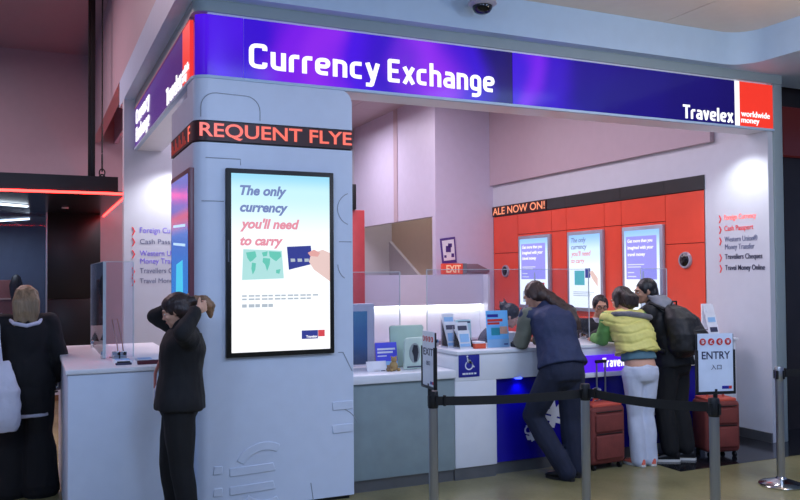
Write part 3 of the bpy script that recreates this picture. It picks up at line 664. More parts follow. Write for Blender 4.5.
pane(1.935, 3.0, .60, .608, 1.10, 1.80, 'glass screen on the high counter behind the leaflets', G) if False else None
pane(2.22, 4.05, .66, .668, 1.10, 1.80, 'glass screen on the high counter behind the leaflets', G)
pane(4.72, 5.07, .66, .668, 1.10, 1.80, 'glass screen on the high counter beyond the backpack', G)
pane(-0.58, -0.57, .62, 2.05, 1.12, 1.87, 'long side glass screen on the tall left counter')
pane(-0.565, -0.36, .60, .61, 1.12, 1.87, 'narrow front glass screen on the tall left counter')

# ------------------------------------------------------------------ things on the counters
def leaflet(name, lb, cat, x, y, z, wd, h, m, lean=0.2, bars=(), yawa=0.0, th=.006, group=None):
    """leaning card: bars = (u0,u1,v0,v1,material,name)"""
    t = thing(name, lb, cat, (x, y, z), group)
    c, s = math.cos(yawa), math.sin(yawa)
    def pt_(u, v, d): 
        yy = v*math.sin(lean)+d; zz = v*math.cos(lean); return (x+u*c-yy*s, y+u*s+yy*c, z+zz)
    def slab(u0, u1, v0, v1, d0, d1, nm, mm):
        vs = [pt_(u, v, d) for d in (d0, d1) for v in (v0, v1) for u in (u0, u1)]
        MB().add(vs, [(0,1,3,2), (4,6,7,5), (0,4,5,1), (2,3,7,6), (0,2,6,4), (1,5,7,3)]).build(nm, mm, t)
    slab(-wd/2, wd/2, 0, h, 0, th, 'card', m)
    for u0, u1, v0, v1, mm, nm in bars: slab(-wd/2+u0*wd, -wd/2+u1*wd, v0*h, v1*h, -.0015, .001, nm, mm)
    slab(-wd*.15, wd*.15, 0, .02, .0, h*math.sin(lean)*1.2+.05, 'foot', m)
    return t
M_SKYB = mat('sky_blue_card', (104, 176, 236), rough=.4, emit=.12); M_TEALP = mat('teal_print', (40, 150, 170)); M_MINT = mat('mint_card', (178, 206, 190), rough=.4)
M_VIOL = mat('violet_blue_card', (74, 78, 216), rough=.4, emit=.1); M_SKINP = mat('hand_print', (230, 180, 160)); M_ORANGE = mat('orange_card', (232, 92, 60)); M_LBLUE = mat('light_blue_print', (150, 196, 236))
leaflet('card_stand', 'small blank white card stand on the low counter', 'card stand', 1.56, .28, .945, .18, .09, M_PAPER, .35, ((.7, .9, .03, .1, M_INK, 'small_print'),))
leaflet('leaflet_stand', 'bright blue leaflet stand on the low counter', 'leaflet stand', 1.705, .40, .945, .20, .23, M_VIOL, .15,
        ((.08, .92, .72, .79, M_PAPER, 'lettering_line'), (.08, .8, .6, .67, M_PAPER, 'lettering_line'), (.08, .5, .48, .52, M_PAPER, 'lettering_line'), (.0, 1, .0, .3, M_LBLUE, 'picture_patch')))
gb = thing('display_board', 'large pale green display board standing on the low counter', 'display board', (1.87, .52, .945))
MB().prism([(1.79, .95), (2.08, .95), (2.105, 1.29), (2.09, 1.31), (1.79, 1.31), (1.775, 1.295)], 'y', .505, .53).build('board', M_MINT, gb, bevel=.006)
MB().box(1.86, 2.02, .53, .59, .945, .97).build('foot', M_MINT, gb)
gf = thing('picture_frame', 'pale green frame with dark oval picture on the low counter', 'picture frame', (1.90, .30, .945))
MB().prism([(1.81, .947), (2.0, .95), (2.02, 1.20), (2.0, 1.22), (1.84, 1.215), (1.82, 1.19)], 'y', .29, .315).build('frame', mat('mint_frame', (196, 216, 204), rough=.35), gf, bevel=.008)
MB().lathe([(.001, -.006), (.055, -.004), (.06, .0)], (0, 0, 0), 20, 'y')
ov = MB(); ov.prism([(1.912+.05*math.cos(a*PI/10), 1.085+.085*math.sin(a*PI/10)) for a in range(20)], 'y', .283, .291); ov.build('oval_mount', mat('grey_oval', (150, 160, 162)), gf)
MB().prism([(1.905, 1.01), (1.93, 1.012), (1.945, 1.09), (1.935, 1.15), (1.90, 1.155), (1.885, 1.10), (1.90, 1.06)], 'y', .279, .284).build('portrait', mat('dark_photo', (42, 44, 56)), gf)
MB().box(1.84, 1.99, .285, .292, .962, .972).build('caption_strip', M_INK, gf); MB().box(1.88, 1.95, .315, .38, .945, .965).build('foot', M_MINT, gf)
fg = thing('figurine', 'small golden bear figurine between the leaflets on the low counter', 'figurine', (1.705, .27, .945))
mb = MB(); mb.ell((1.705, .27, .985), (.038, .034, .042)); mb.ell((1.705, .262, 1.04), (.026, .025, .025)); mb.ell((1.685, .265, 1.062), (.009, .007, .009)); mb.ell((1.725, .265, 1.062), (.009, .007, .009))
mb.ell((1.67, .245, .957), (.016, .026, .014)); mb.ell((1.74, .245, .957), (.016, .026, .014)); mb.build('body', mat('golden_plush', (176, 146, 96), rough=.8, bump=.3), fg, smooth=True)
fg2 = thing('figurine', 'tiny tan bear figurine beside the white card stand', 'figurine', (1.645, .25, .945))
mb = MB(); mb.ell((1.645, .25, .963), (.016, .015, .019)); mb.ell((1.645, .247, .987), (.012,)*3); mb.ell((1.637, .247, .997), (.004,)*3); mb.ell((1.653, .247, .997), (.004,)*3); mb.build('body', mat('tan_plush', (150, 124, 92), rough=.8), fg2, smooth=True)
mn = thing('monitor', 'grey monitor with blue screen behind the low counter', 'monitor', (1.62, 1.05, .72))
MB().box(1.40, 1.85, 1.02, 1.08, .86, 1.49).build('casing', mat('grey_casing', (176, 182, 196)), mn, bevel=.012)
MB().box(1.44, 1.77, 1.014, 1.022, .93, 1.42).build('display', ramp_mat('monitor_blue', 2, [(.2, (70, 90, 130)), (.45, (60, 120, 200)), (.7, (80, 150, 220))], emit=.35), mn)
MB().box(1.52, 1.66, 1.06, 1.12, .72, .9).build('stand', M_BLACK, mn)
dk = thing('desk', 'staff desk behind the low counter', 'desk', (2.2, 1.2, 0))
MB().box(1.26, 2.1, .95, 1.5, .68, .72).build('desktop', M_GREY, dk, bevel=.004)
for x in (1.3, 2.06):
    for y in (1.0, 1.45): MB().box(x-.02, x+.02, y-.02, y+.02, 0, .68).build('leg', M_STEEL, dk)
# high counter
for i, (x, y, h, lb) in enumerate(((2.36, .42, .30, 'tall clear brochure holder at the left end of the high counter'), (2.40, .27, .22, 'short white brochure holder in front of the taller one'))):
    t = thing('brochure_holder', lb, 'brochure holder', (x, y, 1.1))
    for k in range(3 if i == 0 else 2):
        z = 1.10+k*.07; yy = y+k*.035
        vs = MB().prism([(yy, z), (yy+.008, z), (yy+.045, z+.16), (yy+.037, z+.16)], 'x', x-.06, x+.06); vs.build('brochure', M_PAPER, t)
        MB().prism([(yy+.012-.006, z+.06), (yy+.014-.006, z+.06), (yy+.032-.006, z+.13), (yy+.03-.006, z+.13)], 'x', x-.045, x+.045).build('print_block', (M_LBLUE, M_INK, M_LBLUE)[k], t)
        MB().prism([(yy+.0005-.004, z+.02), (yy+.0015-.003, z+.02), (yy+.008-.004, z+.045), (yy+.007-.004, z+.045)], 'x', x-.05, x+.05).build('print_strip', M_REDPRINT if k else M_LBLUE, t)
    MB().box(x-.065, x+.065, y-.02, y+.12, 1.10, 1.112).build('base', M_PAPER, t)
    for s in (-1, 1): MB().prism([(y-.02, 1.10), (y+.12, 1.10), (y+.12, 1.10+h*.9), (y, 1.16)], 'x', x+s*.065-.002, x+s*.065+.002).build('side', M_GLASS, t)
leaflet('leaflet_stand', 'pale mint leaflet stand behind the brochure holders', 'leaflet stand', 2.55, .56, 1.10, .16, .24, mat('pale_mint_card', (190, 220, 222)), .08, ((.15, .95, .86, .93, M_INK, 'lettering_line'),))
ob = thing('leaflet_box', 'flat orange leaflet box beside the brochure holders', 'box', (2.52, .28, 1.10))
MB().box(2.47, 2.58, .22, .34, 1.10, 1.145).build('box', M_ORANGE, ob, bevel=.004); MB().box(2.475, 2.575, .225, .335, 1.145, 1.16).build('leaflets', M_PAPER, ob)
leaflet('leaflet_stand', 'tall sky blue leaflet stand hiding the bowed clerk', 'leaflet stand', 2.735, .26, 1.10, .225, .33, M_SKYB, .1,
        ((.05, .55, .82, .9, M_BLUEPRINT, 'lettering_line'), (.05, .75, .70, .77, M_REDPRINT, 'lettering_line'), (.05, .6, .62, .68, M_REDPRINT, 'lettering_line'), (.2, .6, .33, .53, M_TEALP, 'map_card'), (.6, .95, .36, .56, M_SKINP, 'hand_picture'), (0, 1, 0, .22, M_LBLUE, 'picture_patch'), (.75, .95, .06, .1, M_BLUEPRINT, 'logo_block')))
wb = thing('card_box', 'low white box beside the sky blue leaflet stand', 'box', (2.93, .42, 1.10))
MB().box(2.86, 3.02, .34, .5, 1.10, 1.205).build('box', M_PAPER, wb, bevel=.004); MB().box(2.855, 3.025, .335, .505, 1.205, 1.22).build('lid', M_PAPER, wb, bevel=.003)
ph = thing('card_reader', 'small black card reader on the high counter edge', 'card reader', (2.90, .19, 1.10))
MB().prism([(.14, 1.10), (.25, 1.10), (.25, 1.145), (.16, 1.118)], 'x', 2.85, 2.95).build('body', M_BLACK, ph, bevel=.006)
MB().prism([(.20, 1.132), (.245, 1.146), (.245, 1.15), (.20, 1.136)], 'x', 2.865, 2.935).build('display', mat('grey_lcd', (70, 80, 86), rough=.2), ph)
for k in range(6): MB().box(2.868+(k % 3)*.025, 2.884+(k % 3)*.025, .165+(k//3)*.017, .177+(k//3)*.017, 1.12, 1.128+(k//3)*.004).build('key', M_GREY, ph)
bh2 = thing('brochure_holder', 'white three-tier brochure holder on the right end pod', 'brochure holder', (5.60, .55, 1.065))
for k in range(3):
    z = 1.07+k*.105; MB().prism([(.52+k*.03, z), (.53+k*.03, z), (.56+k*.03, z+.13), (.55+k*.03, z+.13)], 'x', 5.53, 5.67).build('brochure', M_PAPER, bh2)
    MB().prism([(.525+k*.03, z+.05), (.531+k*.03, z+.05), (.545+k*.03, z+.1), (.539+k*.03, z+.1)], 'x', 5.55, 5.65).build('print_block', (M_INK, M_LBLUE, M_PAPER)[k], bh2)
MB().box(5.52, 5.68, .5, .66, 1.065, 1.08).build('base', M_PAPER, bh2); MB().box(5.53, 5.67, .63, .645, 1.08, 1.42).build('back_plate', M_PAPER, bh2)
# left counter
for i, (x, wd, lb) in enumerate(((-.46, .13, 'pale blue leaflet pad on the left counter nearest the glass'), (-.30, .12, 'pale blue leaflet pad on the left counter nearest the woman'))):
    t = thing('leaflet_pad', lb, 'leaflet', (x, .4, 1.12)); MB().box(x-wd/2, x+wd/2, .32, .50, 1.12, 1.135).build('pad', M_PAPER, t); MB().box(x-wd*.4, x+wd*.4, .36, .48, 1.135, 1.137).build('print_block', M_LBLUE, t)
t = thing('pen_block', 'small dark pen block at the front of the left counter', 'pen block', (-.47, .17, 1.12)); MB().box(-.53, -.42, .15, .19, 1.12, 1.135).build('block', M_INK, t, bevel=.004); MB().tube([(-.52, .17, 1.14), (-.43, .17, 1.14)], .006, 8).build('pen', M_BLACK, t)
t = thing('leaflet_tray', 'long maroon tray at the front of the left counter', 'tray', (-.28, .15, 1.12)); MB().box(-.38, -.18, .12, .18, 1.12, 1.128).build('base', mat('maroon', (92, 36, 48)), t)
for y in (.12, .175): MB().box(-.38, -.18, y, y+.006, 1.128, 1.145).build('side', MATS['maroon'], t)
t = thing('wire_stand', 'bent wire stand on the left counter behind the glass', 'wire stand', (-.5, .75, 1.12))
MB().tube([(-.52, .78, 1.122), (-.46, .70, 1.125), (-.47, .73, 1.24), (-.50, .80, 1.42), (-.46, .80, 1.42), (-.43, .73, 1.24), (-.42, .70, 1.125), (-.40, .78, 1.122)], .005, 8).build('wire', mat('copper_wire', (190, 140, 120), metal=.7, rough=.3), t)

# ------------------------------------------------------------------ accessibility sign
ac = thing('accessibility_sign', 'blue wheelchair symbol sign on the white counter', 'sign', (2.335, .095, .88))
MB().box(2.235, 2.44, .094, .101, .875, 1.075).build('plate', M_BLUEPRINT, ac, bevel=.004)
wc = M_WHITE
MB().prism(ring_strip(2.335, .975, .030, .040, 130, 400, 18), 'y', .0915, .095).build('wheel', wc, ac)
MB().prism([(2.318+.009*math.cos(a), 1.052+.009*math.sin(a)) for a in np.linspace(0, 2*PI, 12, endpoint=False)], 'y', .0915, .095).build('head', wc, ac)
MB().prism([(2.314, 1.04), (2.324, 1.04), (2.326, 1.02), (2.352, 1.02), (2.352, 1.012), (2.327, 1.012), (2.329, .995), (2.36, .995), (2.378, .955), (2.39, .96), (2.386, .967), (2.37, .985), (2.366, 1.003), (2.318, 1.003)], 'y', .0915, .095).build('figure', wc, ac)
for k, (a, b) in enumerate(((2.27, 2.30), (2.305, 2.325), (2.33, 2.35), (2.355, 2.375), (2.385, 2.405))): MB().box(a, b, .0915, .095, .897, .912).build('lettering_line', wc, ac)

# ------------------------------------------------------------------ queue barrier
POSTS = [(1.373, -1.12, 'steel barrier post carrying the exit sign'), (2.485, -1.305, 'steel barrier post in front of the leaning man'), (2.78, -2.203, 'steel barrier post carrying the entry sign'), (4.539, -1.193, 'steel barrier post standing alone at the right')]
for i, (x, y, lb) in enumerate(POSTS):
    t = thing('barrier_post', lb, 'barrier post', (x, y, 0), 'queue barrier posts')
    MB().lathe([(.17, 0), (.175, .012), (.165, .022), (.10, .042), (.045, .058), (.034, .075)], (x, y, 0), 32).build('base', M_CHROME, t, smooth=True)
    MB().lathe([(.0315, .06), (.0315, .90)], (x, y, 0), 20).build('pole', M_STEEL, t, smooth=True)
    cp = MB().lathe([(.033, .86), (.035, .865), (.035, .965), (.03, .975), (.0, .978)], (x, y, 0), 20).build('belt_head', M_BLACK if i < 3 else M_STEEL, t, smooth=True)
    for a in range(4):
        dx, dy = math.cos(a*PI/2+.3), math.sin(a*PI/2+.3)
        MB().box(x+dx*.034-.009, x+dx*.034+.009, y+dy*.034-.009, y+dy*.034+.009, .875, .945).build('slot', M_BLACK, cp)
def belt(p0, p1, sag, z, lb):
    t = thing('barrier_belt', lb, 'belt', ((p0[0]+p1[0])/2, (p0[1]+p1[1])/2, z), 'black queue barrier belts')
    vs = []; n = 14; d = Vector((p1[0]-p0[0], p1[1]-p0[1], 0)).normalized(); nn = Vector((-d.y, d.x, 0))*.0012
    for i in range(n+1):
        s = i/n; q = Vector((p0[0]+(p1[0]-p0[0])*s, p0[1]+(p1[1]-p0[1])*s, z-sag*4*s*(1-s)))
        for zz in (-.03, .03):
            for k in (-1, 1): vs.append(q+nn*k+Vector((0, 0, zz)))
    fs = []
    for i in range(n):
        a = i*4; b = a+4; fs += [(a, b, b+2, a+2), (a+1, a+3, b+3, b+1), (a, a+1, b+1, b), (a+2, b+2, b+3, a+3)]
    fs += [(0, 2, 3, 1), (n*4, n*4+1, n*4+3, n*4+2)]
    MB().add(vs, fs).build('webbing', mat('black_webbing', (16, 16, 18), rough=.7, bump=.2, bscale=300), t)
    MB().box(p0[0]+d.x*.045-.008, p0[0]+d.x*.045+.008, p0[1]+d.y*.045-.008, p0[1]+d.y*.045+.008, z-.036, z+.036).build('clip', M_BLACK, t)
belt((1.41, -1.125), (2.45, -1.30), .012, .905, 'black belt from exit sign post to the post before the leaning man')
belt((2.50, -1.34), (2.771, -2.165), .02, .915, 'black belt running to the entry sign post')
belt((4.575, -1.19), (6.9, -1.0), .03, .92, 'black belt running off to the right from the lone post')

def sign_board(root, org, u, wd, h, head_txt, sub, n_circ=4):
    u = Vector(u).normalized(); n = u.cross(Vector(UZ)); org = Vector(org)
    def slab(u0, u1, v0, v1, d0, d1, nm, m):
        vs = [org+u*a+Vector(UZ)*b+n*d for d in (d0, d1) for b in (v0, v1) for a in (u0, u1)]
        return MB().add(vs, [(0,2,3,1), (4,5,7,6), (0,1,5,4), (2,6,7,3), (0,4,6,2), (1,3,7,5)]).build(nm, m, root)
    slab(0, wd, 0, h*.985, -.012, -.002, 'backing', M_BLACK)
    slab(.008, wd-.008, .006, h, -.002, .004, 'sheet', mat('white_sheet', (226, 232, 246), rough=.35))  # sheet is one even white
    for a in (-.004, wd-.006): slab(a, a+.010, -.008, h*.72, -.014, .010, 'side_clip', M_BLACK)
    slab(-.004, wd+.004, -.012, .004, -.014, .010, 'bottom_clip', M_BLACK)
    o = org+n*.0045
    text(head_txt, 'lettering', M_INK, root, tuple(o+u*(wd*.13)+Vector(UZ)*(h*.565)), u, UZ, wd*.76, h*.13, .001, bold=.012)
    text(sub, 'lettering', M_INK, root, tuple(o+u*(wd*.37)+Vector(UZ)*(h*.385)), u, UZ, wd*.28, h*.085, .001)
    for k in range(n_circ):
        c = org+u*(wd*(.16+.225*k))+Vector(UZ)*(h*.86)
        vs = [c+n*.006+(u*math.cos(a)+Vector(UZ)*math.sin(a))*wd*.085 for a in np.linspace(0, 2*PI, 18, endpoint=False)]; vs2 = [v-n*.003 for v in vs]
        MB().add(vs+vs2, [tuple(range(18)), tuple(range(35, 17, -1))]+[(i, i+18, (i+1) % 18+18, (i+1) % 18) for i in range(18)]).build('red_disc', M_REDPRINT, root)
        text(('$', '£', '€', '¥')[k], 'disc_symbol', M_PAPER, root, tuple(c+n*.0065-u*(wd*.04)-Vector(UZ)*(h*.033)), u, UZ, wd*.08, h*.066, .001, bold=.02)
    slab(wd*.66, wd*.84, h*.055, h*.105, .004, .0055, 'logo_block', M_BLUEPRINT); slab(wd*.845, wd*.92, h*.055, h*.105, .004, .0055, 'logo_red', M_REDPRINT)
    c = org+u*(wd/2); 
    MB().tube([c-n*.006+Vector((0, 0, -.08)), c-n*.006+Vector((0, 0, .02))], .014, 10).build('stem', M_BLACK, root)
es = thing('queue_sign', 'white entry sign with four red discs on the barrier post', 'sign', (2.78, -2.203, .98))
sign_board(es, (2.672, -2.175, 1.01), (.97, -.24, 0), .255, .365, 'ENTRY', '入口')
xs_ = thing('queue_sign', 'white exit sign turned edge-on on the barrier post', 'sign', (1.373, -1.12, .98))
sign_board(xs_, (1.352, -1.01, 1.005), (-.07, -1, 0), .215, .37, 'EXIT', '出口')

# ------------------------------------------------------------------ luggage
def suitcase(lb, cx, cy, wd, dp, h, rz, mbody, mtop, handle):
    t = thing('suitcase', lb, 'suitcase', (cx, cy, 0), 'suitcases by the counter')
    c, s = math.cos(rz), math.sin(rz)
    def bld(mb, nm, m, p=t, **k):
        mb.v = [(cx+v[0]*c-v[1]*s, cy+v[0]*s+v[1]*c, v[2]) for v in mb.v]; return mb.build(nm, m, p, **k)
    sh = bld(MB().box(-wd/2, wd/2, -dp/2, dp/2, .05, h), 'shell', mbody, bevel=.045, seg=4)
    bld(MB().box(-wd/2+.04, wd/2-.04, -dp/2-.022, -dp/2+.01, .10, h*.55), 'front_pocket', mbody, sh, bevel=.018, seg=3)
    bld(MB().box(-wd/2+.04, wd/2-.04, -dp/2-.018, -dp/2+.01, h*.60, h-.07), 'front_pocket', mbody, sh, bevel=.015, seg=3)
    for z in (h*.57, h-.05): bld(MB().tube([(-wd/2+.05, -dp/2-.008, z), (wd/2-.05, -dp/2-.008, z)], .005, 6), 'zip', M_BLACK, sh)
    bld(MB().box(-wd/2+.03, wd/2-.03, -dp/2+.02, dp/2-.02, h-.01, h+.02), 'top_panel', mtop, bevel=.012)
    bld(MB().tube([(-.09, 0, h+.01), (-.08, 0, h+.05), (0, 0, h+.06), (.08, 0, h+.05), (.09, 0, h+.01)], .012, 8), 'carry_handle', mtop, smooth=True)
    for x in (-wd/2+.05, wd/2-.05):
        for y in (-dp/2+.04, dp/2-.04): bld(MB().lathe([(.001, -.012), (.025, -.012), (.025, .012), (.001, .012)], (x, y, .025), 14, 'x'), 'wheel', M_BLACK)
    if handle:
        th = bld(MB().tube([(.03, dp/2-.03, h-.05), (.03, dp/2-.03, h+handle), (.04, dp/2-.03, h+handle+.02), (.12, dp/2-.03, h+handle+.02), (.13, dp/2-.03, h+handle), (.13, dp/2-.03, h-.05)], .008, 8), 'pull_handle', M_STEEL)
        bld(MB().box(.015, .145, dp/2-.045, dp/2-.015, h+handle, h+handle+.03), 'grip', M_BLACK, th, bevel=.01)
    return t
M_CASE = mat('brown_red_canvas', (122, 54, 48), rough=.75, bump=.15, bscale=90, var=.15); M_CASET = mat('orange_red_trim', (214, 90, 70), rough=.65)
suitcase('brown-red suitcase with raised pull handle beside the white trousers', 3.62, -.04, .40, .22, .57, .05, M_CASE, M_CASET, .36)
suitcase('brown-red wheeled bag at the right behind the entry sign', 4.93, -.12, .36, .28, .54, -.25, M_CASE, M_CASET, 0)

# ------------------------------------------------------------------ dome camera, downlights
dc = thing('dome_camera', 'dark security dome camera hanging under the hall ceiling', 'security camera', (2.27, -.30, 3.89))
MB().lathe([(.05, 4.13), (.05, 4.02), (.085, 4.005), (.115, 3.985), (.118, 3.968), (.10, 3.955), (.085, 3.95)], (2.27, -.30, 0), 24).build('mount', M_GREY, dc, smooth=True)
MB().lathe([(.082, 3.955), (.08, 3.93), (.065, 3.905), (.04, 3.892), (.001, 3.887)], (2.27, -.30, 0), 24).build('dome', M_BLACKG, dc, smooth=True)
def downlight(x, y, z, lb, r=.07, s=6, grp='round hall downlights'):
    t = thing('downlight', lb, 'light', (x, y, z), grp)
    MB().lathe([(r, z), (r*1.25, z), (r*1.25, z-.012), (r, z-.012)], (x, y, 0), 20).build('rim', M_WHITE, t)
    MB().lathe([(.001, z-.003), (r, z-.003), (r, z-.006), (.001, z-.006)], (x, y, 0), 20).build('lens', emis('downlight_lens_%d' % s, (255, 250, 245), s), t)
downlight(1.54, -2.86, 4.13, 'round ceiling downlight in the hall before the pillar'); downlight(5.2, -2.64, 4.13, 'round ceiling downlight in the hall at the right')

# ------------------------------------------------------------------ dark shop at the left
M_SHOP = mat('black_shopfront', (16, 15, 17), rough=.35, var=.2, scale=2); M_SHOPU = mat('dark_soffit', (26, 24, 27), rough=.25)
cn = thing('shop_canopy', 'black shop canopy with a red neon edge at the left', 'canopy', (-3, 7, 2.82))
MB().box(-7, -.07, 5.0, 9.08, 2.865, 3.05).build('fascia', M_SHOP, cn)
MB().box(-7, .03, 5.0, 9.08, 2.83, 2.863).build('soffit', M_SHOPU, cn)
MB().tube([(-7, 4.985, 2.832), (.045, 4.985, 2.832)], .016, 10).build('neon_tube', E_NEON, cn)
MB().tube([(.045, 4.985, 2.832), (.06, 9.0, 2.832)], .016, 10).build('neon_tube', E_NEON, cn)
for x, w_, lb in ((-.36, .03, 'black hanger post above the shop canopy, right one'), (-.405, .012, 'thin black hanger post above the shop canopy, left one')):
    t = thing('hanger_post', lb, 'post', (x, 5.3, 3.05)); MB().box(x-w_, x+w_, 5.28, 5.34, 3.05, 5.64).build('shaft', M_BLACK, t, bevel=.004); MB().box(x-w_*1.2, x+w_*1.2, 5.26, 5.36, 3.05, 3.06).build('foot_plate', M_BLACK, t)
chn = thing('hanger_chain', 'dark hanging chain with an oval link above the shop canopy', 'chain', (-.25, 5.2, 3.05))
MB().tube([(-.25, 5.2, 3.38), (-.25, 5.2, 5.64)], .009, 8).build('rod', M_BLACK, chn)
for k, (z, h) in enumerate(((3.27, .10), (3.12, .05), (3.19, .05), (3.06, .04))):
    a = 0 if k % 2 else PI/2
    MB().tube([(-.25+.035*math.cos(t)*math.cos(a), 5.2+.035*math.cos(t)*math.sin(a), z+h*math.sin(t)) for t in np.linspace(0, 2*PI, 15)], .009, 6, caps=False).build('link', M_BLACK, chn)
col = thing('shop_column', 'black clad shop column under the canopy', 'column', (-.45, 8.6, 0))
for z0, z1 in ((0, 1.4), (1.404, 2.828)): MB().box(-.85, -.03, 8.5, 9.05, z0, z1).build('cladding_panel', M_SHOP, col, bevel=.004)
MB().box(-.875, -.85, 8.49, 8.54, 0, 2.828).build('edge_strip', M_STEEL, col)
t = thing('shop_window', 'tall shop window pane beside the black column', 'window', (-2.4, 8.52, 0))
for a, b in ((-2.35, -.88), (-4.2, -2.4)): MB().box(a, b, 8.515, 8.525, .05, 2.825).build('pane', M_GLASS, t)
MB().box(-4.2, -.88, 8.5, 8.54, 0, .05).build('sill', M_STEEL, t); MB().box(-2.4, -2.35, 8.5, 8.54, .05, 2.825).build('mullion', M_STEEL, t)
struct(MB().box(-7, -.03, 11.8, 11.95, 0, 2.85).build('wall_shop_back', mat('blue_grey_paint', (96, 112, 140))))
struct(MB().box(-7, -.03, 9.09, 11.95, 2.80, 2.9).build('ceiling_shop', mat('blue_grey_ceiling', (120, 134, 160))))
struct(MB().box(-.2, -.03, 9.05, 11.8, 0, 2.8).build('wall_shop_side', MATS['blue_grey_paint']))
for i, (p0, p1, lb) in enumerate((((-2.2, 6.2, 2.805), (-1.13, 7.05, 2.805), 'slanted white light tube under the shop canopy'), ((-2.0, 10.6, 2.775), (-1.1, 9.3, 2.775), 'white light tube inside the shop, lower one'))):
    t = thing('light_tube', lb, 'light', tuple((a+b)/2 for a, b in zip(p0, p1)), 'shop light tubes'); MB().tube([p0, p1], .017, 8).build('tube', emis('tube_white', (225, 240, 255), 3), t)
    for p in (p0, p1): MB().box(p[0]-.02, p[0]+.02, p[1]-.02, p[1]+.02, p[2]-.02, p[2]+.02).build('end_cap', M_GREY, t)
lamp('shop_inside_light', 'AREA', (-1.8, 10.3, 2.7), 18, (.75, .85, 1.0), 1.2)
lamp('canopy_downlight', 'SPOT', (-.62, 7.4, 2.8), 5, (1, .85, .75), .03, spot_size=1.4)
downlight(-.62, 7.4, 2.83, 'small downlight under the black shop canopy', .04, 8)
for k in range(6):  # hall lights mirrored in the window, added as glowing discs
    downlight(-1.46+k*.035, 10.2+k*.28, 2.80, 'small glowing disc for a reflected hall light, %s from the glass' % ('first', 'second', 'third', 'fourth', 'fifth', 'sixth')[k], .03, 5, 'row of reflected hall lights')
t = thing('display_cabinet', 'red-brown display cabinet inside the shop', 'cabinet', (-1.75, 11.3, 0)); MB().box(-2.3, -1.28, 11.0, 11.6, 0, 1.72).build('body', mat('red_brown_wood', (124, 66, 62), var=.2, scale=5), t, bevel=.01)
for z in (.5, .95, 1.35): MB().box(-2.25, -1.33, 10.97, 11.0, z, z+.03).build('shelf', mat('pale_shelf', (190, 150, 140)), t)
t = thing('display_stand', 'black display stand in front of the shop cabinet', 'display stand', (-1.34, 10.3, 0)); MB().lathe([(.16, 0), (.16, .03), (.03, .05), (.025, 1.2), (.05, 1.25), (.10, 1.45), (.12, 1.62), (.07, 1.78), (.02, 1.82)], (-1.34, 10.3, 0), 16).build('body', M_BLACK, t, smooth=True)
t = thing('patterned_panel', 'panel of black and white triangles behind the blonde woman', 'panel', (-1.0, 6.6, 0)); MB().box(-1.25, -.72, 6.6, 6.66, 0, 1.05).build('board', M_PAPER, t)
for r in range(5):
    for c in range(4):
        x = -1.24+c*.13; z = .1+r*.18
        MB().prism([(x, z), (x+.12, z+.02), (x+.06, z+.15)], 'y', 6.595, 6.6).build('triangle', M_BLACK, t)
MB().box(-1.27, -.70, 6.59, 6.67, 0, .08).build('plinth', mat('ochre_plinth', (140, 100, 60)), t)

# ------------------------------------------------------------------ dark unit at the right
struct(MB().box(6.07, 6.2, .36, 9, 0, 4.3).build('wall_neighbour_side', M_SHOP))
nr = sroot('wall_neighbour', (8, .5, 0))
for k in range(8):
    MB().box(6.10+k*.5+.003, 6.60+k*.5-.003, .45, .5, 0, 4.2).build('dark_panel', mat('dark_brown_panel', (34, 27, 27), rough=.35, var=.3, scale=3), nr)
MB().box(6.07, 13, .5, .55, 0, 4.3).build('backing', M_BLACK, nr)
t = thing('neighbour_sign', 'dark red lit sign over the unit at far right', 'sign', (7.1, .4, 3.1)); MB().box(6.5, 8.4, .36, .45, 3.05, 3.6).build('box', emis('dull_red_sign', (90, 24, 22), .35), t, bevel=.01)

# ------------------------------------------------------------------ people
def remesh(name, mb, voxel, m, parent, smooth=3, wrinkle=0.0, wfreq=14.0, stretch=(1, 1, 1), quilt=0.0):
    me = bpy.data.meshes.new('tmp'); me.from_pydata([tuple(v) for v in mb.v], [], mb.f); me.update()
    bm = bmesh.new(); bm.from_mesh(me); bmesh.ops.recalc_face_normals(bm, faces=bm.faces); bm.to_mesh(me); bm.free()
    o = bpy.data.objects.new('tmp', me); COL.objects.link(o)
    r = o.modifiers.new('r', 'REMESH'); r.mode = 'VOXEL'; r.voxel_size = voxel
    if smooth: s = o.modifiers.new('s', 'SMOOTH'); s.factor = 0.5; s.iterations = smooth
    bpy.context.view_layer.update()
    res = bpy.data.meshes.new_from_object(o.evaluated_get(bpy.context.evaluated_depsgraph_get()))
    bpy.data.objects.remove(o); bpy.data.meshes.remove(me)
    n = len(res.vertices); a = np.zeros(n*3); res.vertices.foreach_get('co', a); a = a.reshape(-1, 3)
    if wrinkle:
        nr_ = np.zeros(n*3); res.vertices.foreach_get('normal', nr_); nr_ = nr_.reshape(-1, 3)
        st = np.array(stretch)*wfreq
        d = np.array([noise.noise(Vector(p*st)) + 0.5*noise.noise(Vector(p*st*2.1)) for p in a])
        if quilt: d = d-1.2*np.exp(-((((a[:, 2]+.02*np.sin(a[:, 0]*17)) % quilt)-quilt/2)/.008)**2)
        a = a+nr_*(d*wrinkle)[:, None]
    off = np.array(parent['_o']); a = a-off
    res.vertices.foreach_set('co', a.ravel()); res.name = name; res.materials.clear(); res.shade_smooth(); res.update()
    return link(name, res, m, parent)
V = Vector
def ik(a, b, l1, l2, pole):
    a, b, pole = V(a), V(b), V(pole); d = b-a; L = min(d.length, (l1+l2)*.999); d.normalize()
    x = (l1*l1-l2*l2+L*L)/(2*L); h = math.sqrt(max(l1*l1-x*x, 1e-6)); p = (pole-a); p = (p-d*p.dot(d)).normalized()
    return a+d*x+p*h
